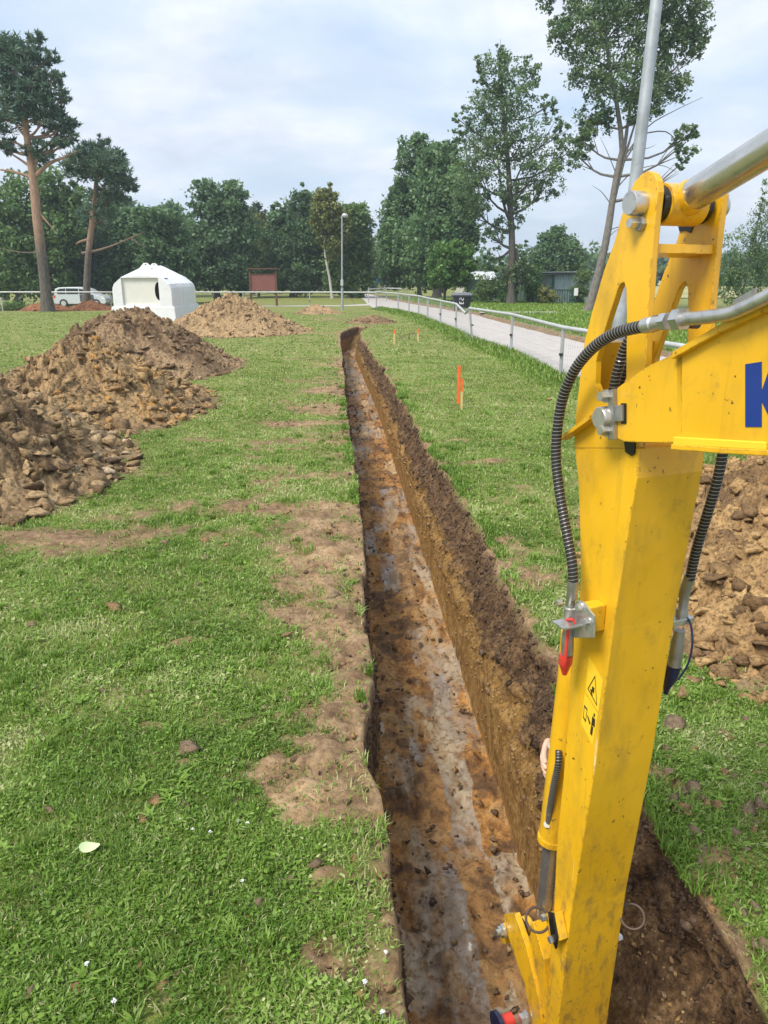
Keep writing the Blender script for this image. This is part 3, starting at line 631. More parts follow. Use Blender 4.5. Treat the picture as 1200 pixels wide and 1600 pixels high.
clod(258, 848, .05, clodmat, 'flat grey brown clod on open grass near the left heap', seed=8, flat=.4)
clod(492, 1357, .032, clodmat, 'pale stone at the trench edge on the near grass', seed=9)
rg = np.random.default_rng(5)
for k in range(105):
    if k < 45: px, py = rg.uniform(20, 560), rg.uniform(620, 1560)**1
    else: px, py = rg.uniform(1040, 1195), rg.uniform(1120, 1500)
    g = GP(px, py); s_, t_ = to_st(g[0], g[1])
    if lipL(np.array(s_))-.05 < t_ < lipR(np.array(s_))+.05 or heap_r(np.array([g[0]]), np.array([g[1]]))[0] < 1: continue
    clod(px, py, rg.uniform(.012, .032)*(1.25 if k >= 45 else 1)*(1 if py > 1000 else 1.5), clodmat if rg.random() < .6 else clodor, 'small brown earth clod lying loose on the lawn', 'loose clods on the lawn', seed=40+k)
# crumbs along the trench floor and lips, one mass
def crumbs():
    rng = np.random.default_rng(77); CV = []; FF = []; CT = []; b = 0
    for k in range(1500):
        s = 1.5+18*rng.random()**2; u = rng.random()
        if u < .45: t = rng.uniform(.08, .70); z = -DEPTH+.02
        elif u < .75: t = lipR(np.array(s))+rng.normal(0.02, .07); z = -.005 if t > lipR(np.array(s))+.01 else None
        else: t = lipL(np.array(s))-abs(rng.normal(.03, .16)); z = .0
        if z is None: continue
        x, y = to_xy(s, float(t)); r = rng.uniform(.006, .022)*(1+s*.04)
        v_, f_ = clod_v(r, rng, .7); CV.append(v_+np.array([x, y, z+r*.2+(float(lawn_z(x, y)) if z > -.1 else 0)])); FF.append(f_+b); b += len(v_); CT.append(np.full(len(v_), rng.uniform(.2, .7) if z > -.1 else rng.uniform(.1, .85)))
    ok = np.where((WALL_S > .9) & (WALL_S < 24))[0]
    for k in range(7000):
        rw = k % 4 != 0; Wl = WALL_R if rw else WALL_L; i = rng.choice(ok)
        u = rng.random()**.55 if rw else 1-rng.random()**.6
        if rw and u < .42 and rng.random() < .8: continue
        j = int(u*(Wl.shape[1]-1)); j = min(max(j, 0), Wl.shape[1]-1)
        sv = WALL_S[i]; r = rng.uniform(.004, .013)*(1+sv*.09)*(1.9 if rng.random() < .08 else 1)
        v_, f_ = clod_v(r, rng, .8); CV.append(v_+Wl[i, j]); FF.append(f_+b); b += len(v_); CT.append(np.full(len(v_), np.clip((.12 if Wl[i, j][2] > -.36 else .62)+rng.normal(0, .1), 0, 1)))
    n = 16000; yy = 1.5+13*rng.random(n)**1.5; xx = rng.uniform(-1, 1, n)*(.56*yy+.3); s_, t_ = to_st(xx, yy); mm, _ = soilmask(xx, yy)
    ok2 = ((t_ < lipL(s_)-.02) | (t_ > lipR(s_)+.02)) & (rng.random(n) < .06+.75*mm) & (xx < fence_x(yy)-.3); cl2 = fbm(xx*5, yy*5, 131, 3); ok2 &= rng.random(n) < np.clip((cl2-.38)*5, .08, 1)
    for x, y in zip(xx[ok2], yy[ok2]):
        r = (.003+.010*rng.random()**4)*(1+.10*y)*(1.8 if rng.random() < .04 else 1); v_, f_ = clod_v(r, rng, .6); CV.append(v_+np.array([x, y, float(lawn_z(x, y))+r*.25+.004])); FF.append(f_+b); b += len(v_); CT.append(np.full(len(v_), np.clip(rng.normal(.42, .22), 0, 1)))
    o = npmesh('soil_crumbs', np.vstack(CV), np.vstack(FF), rock_mat('crumbs', [(0, (.05, .03, .02)), (.2, (.13, .085, .06)), (.45, (.26, .175, .115)), (.65, (.34, .205, .085)), (.85, (.46, .31, .15)), (1, (.55, .42, .27))], 45), attrs={'tint': np.concatenate(CT)}); tag(o, 'loose soil crumbs along the trench edges and floor', 'soil crumbs', kind='stuff')
crumbs()
# ------------------------------------------------------------------ grass
def grass():
    rng = np.random.default_rng(3)
    VV = []; FF = []; TT = []; base = 0
    def blades(x, y, z, h, wd, tint, lean=1.5):
        nonlocal base
        n = len(x); a = rng.uniform(0, 2*math.pi, n); ln = h*rng.uniform(.2, 1, n)*lean
        b = a+rng.normal(0, .5, n)+math.pi/2
        wx, wy = np.cos(b)*wd/2, np.sin(b)*wd/2; lx, ly = np.cos(a)*ln, np.sin(a)*ln
        P = np.empty((n, 5, 3))
        P[:, 0] = np.c_[x-wx, y-wy, z-.004]; P[:, 1] = np.c_[x+wx, y+wy, z-.004]
        P[:, 2] = np.c_[x+lx*.4+wx*.9, y+ly*.4+wy*.9, z+h*.62]; P[:, 3] = np.c_[x+lx*.4-wx*.9, y+ly*.4-wy*.9, z+h*.62]
        P[:, 4] = np.c_[x+lx, y+ly, z+h*rng.uniform(.6, 1, n)]
        VV.append(P.reshape(-1, 3)); ix = base+np.arange(n)*5
        FF.append(np.stack([ix, ix+1, ix+2, ix+3], -1)); FF.append(np.stack([ix+3, ix+2, ix+4, ix+4], -1)); TT.append(np.repeat(tint, 5)); base += n*5
    def leaves(x, y, z, r, tint):            # clover and plantain leaves lying flat
        nonlocal base
        n = len(x); a = rng.uniform(0, 6.283, n); tl = rng.normal(0, .35, (n, 2)); P = np.empty((n, 4, 3))
        el = rng.uniform(.25, .8, n)
        for k, (u, v) in enumerate(((-1, 0), (0, -1), (1, 0), (0, 1))):
            X = u*r*np.cos(a)-v*r*el*np.sin(a); Y = u*r*np.sin(a)+v*r*el*np.cos(a)
            P[:, k] = np.c_[x+X, y+Y, z+X*tl[:, 0]+Y*tl[:, 1]]
        VV.append(P.reshape(-1, 3)); ix = base+np.arange(n)*4; FF.append(np.stack([ix, ix+1, ix+2, ix+3], -1)); TT.append(np.repeat(tint, 4)); base += n*4
    def scatter(n, y0, y1, pw=1.0):
        y = y0+(y1-y0)*rng.random(n)**pw; hw = .56*y+.35
        x = rng.uniform(-1, 1, n)*hw; s, t = to_st(x, y)
        L = lipL(s); R_ = lipR(s); ok = ((t < L-.005) | (t > R_+.0) | (s > S_END))
        ok &= x < fence_x(y)+.1
        ok &= heap_r(x, y) > .97
        m, _ = soilmask(x, y); cl = fbm(x*3.1, y*3.1, 101, 4); ok &= rng.random(n) > np.minimum(m*.98, .94); cm = fbm(x*9, y*9, 117, 3); ok &= rng.random(n) < np.clip(-.40+1.45*cl+1.05*cm, .12, 1)
        return x[ok], y[ok]
    def tints(x, y, lo=0., hi=1.):
        p = fbm(x*1.7, y*1.7, 103, 4); q = fbm(x*6, y*6, 105, 3)
        return np.clip(.42+(p-.5)*1.5+(q-.5)*.9+rng.normal(0, .22, len(x)), 0, 1)
    for n, y0, y1, h, wd in [(230000, 1.45, 3.2, .026, .0040), (210000, 3.2, 6, .028, .0056), (210000, 6, 11, .028, .0075), (170000, 11, 20, .028, .013), (90000, 20, 46, .032, .034)]:
        x, y = scatter(n, y0, y1); z = lawn_z(x, y); hh = h*rng.uniform(.4, 1.25, len(x))*(.6+.9*fbm(x*2.3, y*2.3, 107, 3))
        tn = tints(x, y); dry = rng.random(len(x)) < .10; tn = np.where(dry, 1.0, tn)
        blades(x, y, z, hh, wd*rng.uniform(.6, 1.4, len(x)), tn)
    for n, y0, y1, r in [(34000, 1.45, 3.2, .0075), (24000, 3.2, 6, .010), (14000, 6, 11, .014)]:
        x, y = scatter(n, y0, y1); k = fbm(x*2+30, y*2, 109, 4) > .40; x, y = x[k], y[k]
        leaves(x, y, lawn_z(x, y)+rng.uniform(.008, .035, len(x)), r*rng.uniform(.5, 1.5, len(x)), np.clip(tints(x, y)+.08, 0, 1))
    # rank grass along the railing foot
    n = 26000; y = 9+41*rng.random(n)**1.2; x = fence_x(y)-np.abs(rng.normal(0, .32, n))+.08
    hh = rng.uniform(.06, .26, n)*np.exp(-np.abs(x-fence_x(y))/.6); blades(x, y, lawn_z(x, y), hh, .006+.0009*y, np.clip(.45+rng.normal(0, .3, n), 0, 1), .6)
    # overhanging tufts on both trench lips
    n = 24000; s = 1.4+14*rng.random(n)**1.4; sd_ = rng.random(n) < .5
    t = np.where(sd_, lipL(s)-np.abs(rng.normal(0, .05, n)), lipR(s)-.02+np.abs(rng.normal(0, .075, n))); x, y = to_xy(s, t)
    k = fbm(x*2.5, y*2.5, 113, 3) > np.where(sd_, .57, .47); x, y = x[k], y[k]
    blades(x, y, lawn_z(x, y), rng.uniform(.02, .07, len(x)), .0035+.0008*y, tints(x, y), 1.0)
    # rosettes of plantain and dandelion, coarse tufts
    for n0, y0, y1 in ((130, 1.5, 3.4), (150, 3.4, 7)):
        x0, y_0 = scatter(n0*3, y0, y1); x0, y_0 = x0[:n0], y_0[:n0]; kk = 8; x = np.repeat(x0, kk)+rng.normal(0, .004, len(x0)*kk); y = np.repeat(y_0, kk)+rng.normal(0, .004, len(x0)*kk); sc_ = np.repeat(rng.uniform(.7, 1.5, len(x0)), kk)
        blades(x, y, lawn_z(x, y)+.012, .015*sc_, .010*sc_, np.clip(np.repeat(rng.uniform(.35, .85, len(x0)), kk)+rng.normal(0, .06, len(x)), 0, .9), 3.4)
    for n0, y0, y1 in ((160, 1.5, 4), (260, 4, 10)):
        x0, y_0 = scatter(n0*3, y0, y1); x0, y_0 = x0[:n0], y_0[:n0]; kk = 34; sg = np.repeat(rng.uniform(.012, .045, len(x0)), kk); x = np.repeat(x0, kk)+rng.normal(0, 1, len(x0)*kk)*sg; y = np.repeat(y_0, kk)+rng.normal(0, 1, len(x0)*kk)*sg
        blades(x, y, lawn_z(x, y), np.repeat(rng.uniform(.035, .075, len(x0)), kk)*rng.uniform(.6, 1.1, len(x)), .004+.0006*y, np.clip(np.repeat(rng.uniform(.05, .75, len(x0)), kk)+rng.normal(0, .1, len(x)), 0, 1), .9)
    # verge beyond the road
    n = 60000; y = 18+52*rng.random(n)**1.2; x = np.interp(y, ry_f, rr_f)+.25+rng.random(n)**1.5*12
    blades(x, y, np.full(n, .12), rng.uniform(.04, .16, n), .02+.0007*y, np.clip(.5+rng.normal(0, .25, n), 0, 1), .6)
    V = np.vstack(VV); me_F = FF
    quads = np.vstack([f for f in me_F]); 
    tri = quads[:, 2] == quads[:, 3]
    tq = quads[~tri]; tt = quads[tri][:, :3]
    me = bpy.data.meshes.new('grass'); me.vertices.add(len(V)); me.vertices.foreach_set('co', V.astype(np.float32).ravel())
    nl = len(tq)*4+len(tt)*3; me.loops.add(nl); me.loops.foreach_set('vertex_index', np.concatenate([tq.ravel(), tt.ravel()]).astype(np.int32))
    me.polygons.add(len(tq)+len(tt))
    me.polygons.foreach_set('loop_start', np.concatenate([np.arange(len(tq))*4, len(tq)*4+np.arange(len(tt))*3]).astype(np.int32))
    me.polygons.foreach_set('loop_total', np.concatenate([np.full(len(tq), 4), np.full(len(tt), 3)]).astype(np.int32)); me.update(calc_edges=True)
    at = me.attributes.new('tint', 'FLOAT', 'POINT'); at.data.foreach_set('value', np.concatenate(TT).astype(np.float32)); me.materials.append(M['grass'])
    o = bpy.data.objects.new('grass', me); COL.objects.link(o); tag(o, 'short clover and grass lawn on both sides of the trench', 'grass', kind='stuff')
grass()
# ------------------------------------------------------------------ trees
def leafcloud(blobs, n, size, rng, clump=.22, asp=.6, spray=False):
    """blobs: (c, r) with 3-vectors"""
    vol = np.array([(b[1][0]*b[1][2])**.9 for b in blobs]); cnt = np.maximum((n*vol/vol.sum()).astype(int), 30)
    P = []; TT = []; SP = []
    for (c, r), k in zip(blobs, cnt):
        nc = max(8, int(k/(26 if spray or clump < .16 else 40))); d = rng.normal(size=(nc, 3)); d /= np.linalg.norm(d, axis=1)[:, None]
        cc = d*(.15+.98*rng.random((nc, 1))**.5)*r; ct = rng.normal(0, .17, nc)
        ix = rng.integers(0, nc, k); sz = rng.uniform(.6, 1.4, nc)
        off = rng.normal(size=(k, 3))*np.array([1, 1, .8])*(clump*.82*np.mean(r))*sz[ix][:, None]
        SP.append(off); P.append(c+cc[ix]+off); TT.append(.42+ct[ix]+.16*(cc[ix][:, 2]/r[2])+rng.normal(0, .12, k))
    P = np.vstack(P); SP = np.vstack(SP); T = np.clip(np.concatenate(TT), 0, 1); k = len(P)
    nrm = rng.normal(size=(k, 3))+np.array([0, 0, .6]); nrm /= np.linalg.norm(nrm, axis=1)[:, None]
    u = np.cross(nrm, rng.normal(size=(k, 3))); u /= np.linalg.norm(u, axis=1)[:, None]+1e-9; v = np.cross(nrm, u)
    s = size*rng.uniform(.6, 1.4, k)[:, None]
    if spray:                                # needle sprays fanning out of each twig end
        u = SP/np.linalg.norm(SP, axis=1)[:, None]+np.array([0, 0, .35]); u /= np.linalg.norm(u, axis=1)[:, None]; v = np.cross(u, rng.normal(size=(k, 3))); v /= np.linalg.norm(v, axis=1)[:, None]+1e-9
        asp = .22; s = s*1.9
    V = np.stack([P-u*s, P-v*s*asp, P+u*s, P+v*s*asp], 1).reshape(-1, 3); F = np.arange(k*4).reshape(-1, 4)
    return V, F, np.repeat(T, 4)
def tree(name, label, D, base, trunk, blobs, n, size, lm, bm='bark', r0=.2, seed=0, branches=(), clump=.22, asp=.6, depth=.85, cat='tree', group=None, limbs=True, spread=1.0):
    rng = np.random.default_rng(seed+1000)
    b = GP(*base) if D is None else VP(base[0], base[1], D); D = b[1]; b[2] = 0
    e = empty(name, tuple(b), label, cat, group)
    pts = [VP(p[0], p[1], D) for p in trunk] if trunk else []
    mb = MB()
    BL = []
    for q in blobs:
        c = VP(q[0], q[1], D); r = np.array([q[2]/1200*D, 0, q[3]/1200*D]); r[1] = r[0]*depth
        c[1] += rng.normal(0, .25)*r[0]*spread; BL.append((c, r))
    if not pts:
        top = max(BL, key=lambda q: q[0][2])[0]; top = top.copy(); pts = [b, b*.6+np.array([top[0], D, top[2]])*.4, np.array([top[0], D, top[2]])]
    pts[0][2] = -.1
    P = spline(pts, 14); R = r0*np.linspace(1, .28, 14); R[0] *= 1.35; mb.tube(P, R, 9)
    if limbs:
        for c, r in BL:
            i = int(np.clip(np.argmin(np.abs(P[:, 2]-(c[2]-r[2]*.9-.3*np.hypot(*(c[:2]-P[0][:2]))))), 3, 12)); a = P[i]
            md = (a+c)/2+np.array([0, 0, -.12*np.linalg.norm(c-a)])
            Q = spline([a, md, c], 6); mb.tube(Q, np.linspace(R[i]*.5, .015+R[i]*.1, 6), 5)
            for k in range(3):
                d = rng.normal(size=3); d /= np.linalg.norm(d); mb.tube(spline([Q[3], (Q[3]+c+d*r*.9)/2, c+d*r*.9], 4), np.linspace(R[i]*.2, .008, 4), 4)
    for br in branches:
        Q = [VP(p[0], p[1], D+(p[2] if len(p) > 2 else 0)) for p in br[0]]; Q = spline(Q, 10); mb.tube(Q, np.linspace(br[1], br[1]*.25, 10), 6)
    mb.build('trunk', M[bm], e, smooth=60, fixn=False)
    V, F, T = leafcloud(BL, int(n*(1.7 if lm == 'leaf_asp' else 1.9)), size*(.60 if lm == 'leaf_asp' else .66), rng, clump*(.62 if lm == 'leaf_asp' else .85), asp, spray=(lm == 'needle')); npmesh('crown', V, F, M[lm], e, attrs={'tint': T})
    return e
G1 = 'trees along the far edge of the lawn'
tree('pine_tree', 'tall scots pine with orange trunk at the left edge', None, (75, 487), [(75, 487), (69, 430), (59, 350), (52, 280), (45, 230), (37, 185), (28, 130), (20, 90)],
     [(20, 108, 38, 28), (56, 135, 28, 22), (100, 152, 13, 8), (104, 192, 16, 9), (98, 222, 13, 8), (55, 62, 14, 9), (76, 92, 15, 11), (86, 122, 16, 9), (10, 70, 22, 12), (70, 165, 26, 16), (8, 165, 40, 32), (86, 205, 20, 13), (62, 240, 20, 16), (30, 78, 30, 16), (92, 190, 14, 12), (0, 222, 20, 10), (40, 165, 26, 14), (15, 232, 12, 8), (112, 215, 8, 8), (70, 185, 16, 10)], 10500, .13, 'needle', 'pinebark', .33, 1,
     [([(56, 274), (78, 255), (100, 246), (120, 236)], .13), ([(46, 276), (20, 268), (-10, 264)], .11), ([(43, 232), (20, 222), (-8, 222)], .09), ([(50, 262), (25, 245), (0, 230)], .09), ([(60, 332), (72, 345), (86, 362)], .09), ([(64, 395), (30, 394), (0, 388)], .06), ([(52, 255), (60, 245), (66, 242)], .08), ([(48, 250), (38, 240), (28, 232)], .06)], clump=.16, asp=.3)
tree('pine_tree', 'dark pine with a crooked branch behind the tall scots pine', 53, (133, 470), [(133, 470), (138, 400), (146, 330), (152, 270), (158, 225)],
     [(148, 252, 36, 24), (176, 272, 30, 22), (160, 228, 10, 14), (200, 288, 13, 13), (125, 262, 22, 16), (165, 305, 32, 14), (185, 250, 12, 14), (140, 240, 18, 12), (150, 335, 30, 12)], 7000, .13, 'needle', 'pinebark', .25, 2, [([(128, 396), (150, 392), (178, 383), (222, 364)], .12), ([(140, 374), (125, 378), (118, 382)], .12), ([(205, 372), (218, 382), (232, 388)], .04)], clump=.17, asp=.3)
tree('broadleaf_tree', 'dense broadleaf tree behind the tall pine at the left edge', 66, (28, 470), None, [(20, 320, 40, 40), (75, 300, 34, 30), (20, 380, 45, 45), (85, 360, 42, 45), (50, 420, 55, 36), (-20, 340, 30, 50), (100, 330, 25, 30), (110, 300, 18, 20), (0, 435, 30, 25)], 13000, .24, 'leaf_mid', r0=.3, seed=3, group=G1)
tree('pine_tree', 'low spreading dark pine between tall pine and white tank', 70, (112, 468), None, [(108, 400, 34, 32), (150, 385, 36, 34), (130, 430, 45, 26), (105, 360, 30, 22), (175, 410, 30, 36), (140, 345, 34, 20), (85, 440, 18, 18)], 12000, .16, 'needle', 'bark', .22, 4, clump=.18, asp=.35)
tree('broadleaf_tree', 'bushy dark tree just left of the white tank', 70, (205, 468), None, [(200, 395, 32, 50), (212, 345, 22, 20), (190, 430, 30, 30), (225, 410, 25, 40), (180, 350, 18, 18)], 8000, .22, 'leaf_oak', r0=.2, seed=5, group=G1)
tree('broadleaf_tree', 'round green tree behind the peak of the white tank', 67, (250, 467), None, [(250, 385, 34, 42), (238, 345, 24, 18), (265, 355, 22, 22), (255, 430, 34, 28), (280, 400, 20, 36)], 8500, .22, 'leaf_oak', r0=.2, seed=6, group=G1)
tree('oak_tree', 'tall twin topped oak to the right of the white tank', 74, (340, 466), None, [(326, 315, 24, 24), (363, 318, 22, 28), (345, 365, 44, 36), (308, 385, 28, 36), (340, 415, 48, 32), (382, 380, 20, 44), (318, 296, 10, 12), (355, 298, 10, 12), (295, 420, 20, 30), (375, 425, 22, 28)], 15000, .25, 'leaf_oak', r0=.28, seed=7, group=G1)
tree('broadleaf_tree', 'slim yellow green tree behind the red board', 80, (404, 463), None, [(400, 360, 14, 22), (408, 395, 20, 28), (412, 345, 10, 10), (405, 425, 22, 22), (420, 410, 14, 25)], 4500, .22, 'leaf_yel', r0=.12, seed=8, group=G1)
tree('oak_tree', 'dense oak to the right of the red board', 77, (456, 463), None, [(474, 318, 18, 20), (452, 348, 26, 26), (448, 395, 36, 40), (455, 432, 38, 24), (438, 335, 14, 14), (482, 380, 26, 44), (480, 420, 24, 28), (470, 300, 8, 10)], 12500, .25, 'leaf_oak', r0=.26, seed=9, group=G1)
tree('birch_tree', 'leaning birch with white trunk and yellowing crown', 73, (519, 458), [(519, 458), (515, 435), (509, 405), (507, 375), (510, 330), (512, 300)], [(510, 325, 18, 26), (520, 362, 22, 32), (512, 302, 9, 12), (500, 345, 14, 20), (530, 340, 14, 20)], 5000, .2, 'leaf_yel', 'birch', .14, 10)
tree('broadleaf_tree', 'mid green tree behind the street lamp', 76, (548, 462), None, [(552, 350, 22, 28), (545, 390, 30, 40), (558, 425, 22, 30), (560, 332, 12, 12), (532, 425, 26, 28), (540, 340, 14, 16), (572, 400, 8, 30)], 10000, .23, 'leaf_mid', r0=.22, seed=11, group=G1)
for k, (bx, bl, D) in enumerate([(270, [(262, 350, 26, 28), (288, 362, 22, 26), (275, 410, 34, 40)], 92), (395, [(390, 340, 18, 20), (398, 380, 26, 40), (385, 420, 24, 30), (425, 345, 14, 16), (425, 390, 22, 45)], 95), (500, [(495, 330, 18, 26), (500, 380, 28, 50), (515, 425, 30, 28)], 96), (160, [(160, 330, 34, 28), (190, 345, 30, 28), (165, 390, 44, 50), (225, 360, 24, 34)], 90), (545, [(530, 400, 30, 50), (565, 360, 14, 30)], 92)]):
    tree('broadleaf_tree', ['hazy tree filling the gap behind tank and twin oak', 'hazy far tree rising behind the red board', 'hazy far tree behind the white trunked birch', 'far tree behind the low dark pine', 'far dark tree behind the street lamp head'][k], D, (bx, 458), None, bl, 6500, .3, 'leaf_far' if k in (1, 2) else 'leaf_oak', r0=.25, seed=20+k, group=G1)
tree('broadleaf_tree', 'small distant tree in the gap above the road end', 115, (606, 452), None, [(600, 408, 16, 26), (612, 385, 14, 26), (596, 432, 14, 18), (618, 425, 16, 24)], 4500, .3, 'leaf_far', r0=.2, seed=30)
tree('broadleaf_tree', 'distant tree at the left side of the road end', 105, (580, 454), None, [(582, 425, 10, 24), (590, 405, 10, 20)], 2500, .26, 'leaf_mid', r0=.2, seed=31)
tree('poplar_tree', 'dark poplar nearest the road end', 74, (655, 466), [(655, 466), (656, 400), (655, 320), (652, 250)], [(648, 238, 22, 24), (642, 285, 26, 34), (630, 345, 30, 40), (640, 395, 38, 40), (615, 385, 20, 34), (622, 300, 14, 16), (655, 222, 10, 12), (610, 335, 12, 16), (625, 425, 30, 24), (605, 415, 12, 20)], 15000, .24, 'leaf_pop', 'greybark', .22, 12, clump=.2)
tree('poplar_tree', 'full green poplar between dark poplar and sparse aspen', 69, (682, 468), None, [(690, 262, 30, 32), (700, 305, 36, 40), (688, 365, 46, 46), (680, 415, 44, 32), (722, 335, 24, 40), (702, 238, 12, 14), (668, 300, 22, 30), (722, 280, 16, 24), (672, 252, 12, 16), (730, 375, 16, 24)], 17000, .24, 'leaf_pop', r0=.4, seed=13, clump=.2)
tree('maple_tree', 'small round bright green tree left of the waste container', 60, (694, 470), None, [(705, 418, 30, 24), (700, 398, 26, 18), (726, 408, 18, 22), (690, 435, 22, 14), (720, 432, 16, 12)], 6500, .17, 'leaf_bright', r0=.12, seed=14, clump=.2)
tree('aspen_tree', 'airy tall aspen standing right of the waste container', None, (798, 478), [(798, 478), (800, 420), (800, 370), (797, 320), (795, 270), (790, 210), (784, 150), (780, 100)],
     [(778, 112, 26, 26), (790, 160, 38, 32), (758, 172, 28, 28), (826, 122, 18, 26), (760, 228, 36, 34), (818, 215, 36, 38), (722, 205, 15, 18), (745, 285, 36, 34), (838, 268, 34, 24), (885, 240, 26, 24), (800, 310, 26, 22), (850, 296, 26, 14), (738, 325, 26, 22), (768, 365, 18, 16), (770, 405, 16, 20), (815, 400, 14, 22), (795, 345, 20, 18), (800, 425, 18, 16), (785, 445, 14, 12), (812, 450, 12, 12), (735, 270, 16, 20), (780, 80, 7, 16), (748, 110, 8, 22), (858, 165, 14, 16), (875, 200, 14, 16), (715, 185, 8, 8), (825, 430, 14, 14)], 15500, .15, 'leaf_asp', 'bark', .28, 15,
     [([(798, 350), (787, 318), (779, 260), (772, 200)], .12), ([(800, 320), (825, 290), (850, 285)], .08), ([(797, 300), (815, 260), (830, 215)], .08)], clump=.24, depth=.75)
tree('poplar_tree', 'tallest tree leaning with bare lower branches behind the excavator arm', None, (918, 490), [(918, 490), (934, 432), (948, 372), (956, 320), (966, 260), (972, 232), (965, 170), (950, 90), (945, 20)],
     [(900, 48, 36, 32), (950, 15, 50, 36), (1005, 40, 48, 44), (1055, 55, 32, 44), (1085, 30, 24, 34), (928, 112, 36, 34), (985, 128, 46, 34), (1045, 140, 34, 28), (928, 178, 28, 28), (912, 222, 16, 24), (1005, 168, 30, 20), (1090, 70, 18, 18), (870, 45, 18, 14), (880, -20, 30, 30), (1000, -30, 60, 40), (1072, 222, 18, 22), (1062, 258, 9, 13), (1085, 205, 10, 10), (1060, -20, 40, 40), (905, 245, 10, 12)], 24000, .13, 'leaf_asp', 'greybark', .24, 16,
     [([(962, 275), (975, 232), (984, 170), (1000, 60)], .14), ([(952, 345), (975, 250), (990, 200), (1010, 130)], .10), ([(966, 270), (1000, 215), (1035, 205), (1052, 215), (1056, 235)], .05), ([(968, 255), (1010, 200), (1050, 175), (1098, 152)], .045), ([(958, 300), (990, 268), (1030, 258), (1056, 268)], .04), ([(950, 360), (975, 352), (985, 352)], .03), ([(955, 320), (940, 300), (925, 290)], .03), ([(962, 270), (950, 240), (938, 215)], .03), ([(975, 235), (1010, 232), (1025, 226)], .03), ([(945, 380), (960, 362), (985, 350)], .03)], clump=.26, depth=.8)
tree('broadleaf_tree', 'dark rounded tree behind the tin shed', 78, (875, 465), None, [(872, 382, 26, 24), (888, 400, 24, 18), (850, 402, 24, 20), (868, 365, 11, 9), (870, 425, 40, 20)], 6500, .22, 'leaf_oak', r0=.2, seed=17)
GS = 'undergrowth along the green fence'
for k, (bx, by, D, bl, n, mt) in enumerate([
        (768, 471, 57, [(765, 452, 20, 16), (750, 460, 16, 10)], 2200, 'leaf_shrub'), (832, 473, 57, [(832, 440, 13, 26), (840, 460, 16, 14), (822, 425, 8, 12)], 2600, 'leaf_bright'), (745, 466, 63, [(745, 446, 14, 14), (738, 456, 14, 8)], 1500, 'leaf_shrub'),
        (858, 475, 55, [(858, 464, 14, 10), (850, 455, 8, 12)], 1200, 'leaf_yel'), (912, 474, 56, [(910, 445, 10, 26), (900, 460, 10, 14)], 1800, 'leaf_shrub'), (1150, 505, 32, [(1160, 395, 26, 38), (1185, 370, 20, 50), (1192, 310, 6, 26), (1140, 430, 20, 34), (1170, 450, 40, 36), (1210, 400, 30, 60)], 9000, 'leaf_asp'), (1105, 490, 40, [(1108, 448, 10, 30), (1120, 440, 12, 22)], 2200, 'leaf_mid'),
        (785, 473, 56, [(788, 448, 9, 18), (790, 462, 12, 9)], 1000, 'leaf_bright'), (940, 480, 52, [(945, 440, 12, 36), (955, 460, 14, 24)], 2000, 'leaf_shrub'), (20, 486, 48, [(18, 480, 22, 7), (45, 483, 14, 5)], 1500, 'leaf_mid'), (25, 462, 66, [(22, 444, 10, 12)], 900, 'leaf_oak')]):
    tree('shrub', ['flowering pale shrub on the fence right of the waste container', 'climbing bright shrub left of the tin shed', 'low shrub against the green fence behind the waste container', 'dry yellow weeds before the shed wall', 'climbing shrub right of the white notice', 'wispy tall shrub at the right edge behind the boom', 'narrow dark shrub right of the arm top', 'small bright shrub at the foot of the aspen', 'shrub behind the leaning trunk', 'low weeds by the railing at the left edge', 'small bush beside the concrete shaft'][k], D, (bx, by), None, bl, n, .10 if D > 45 else .06, mt, r0=.05, seed=50+k, cat='shrub', group=GS if k < 5 else None)
def wood():
    rng = np.random.default_rng(88); BL = []
    for x in np.arange(-110, -14, 5.0): BL.append((np.array([x, 118+rng.normal(0, 4), rng.uniform(3, 5)]), np.array([5, 4, rng.uniform(4, 6.0)])))
    for x in np.arange(22, 130, 6.0): BL.append((np.array([x, 150+rng.normal(0, 4), 2.5]), np.array([6, 4, rng.uniform(2.5, 4)])))
    for x in np.arange(-14, 8, 4.0): BL.append((np.array([x, 190., 4]), np.array([4, 4, 6.])))
    V, F, T = leafcloud(BL, 60000, .5, rng, .2); o = npmesh('wood', V, F, M['leaf_oak'], attrs={'tint': T*.7}); tag(o, 'dark wood closing the view behind the single trees', 'wood', kind='stuff')
wood()
def haze():
    m = bpy.data.materials.new('haze_air'); m.use_nodes = True; t = m.node_tree; t.nodes.clear(); o_ = t.nodes.new('ShaderNodeOutputMaterial'); v = t.nodes.new('ShaderNodeVolumePrincipled')
    v.inputs['Color'].default_value = (.78, .88, 1, 1); v.inputs['Density'].default_value = .0008; v.inputs['Anisotropy'].default_value = .2; t.links.new(v.outputs[0], o_.inputs['Volume'])
    o = MB().box((0, 450, 19.5), (2100, 1400, 43)).build('haze', m); o['kind'] = 'stuff'; tag(o, 'thin pale air over the whole scene', 'haze')
haze()
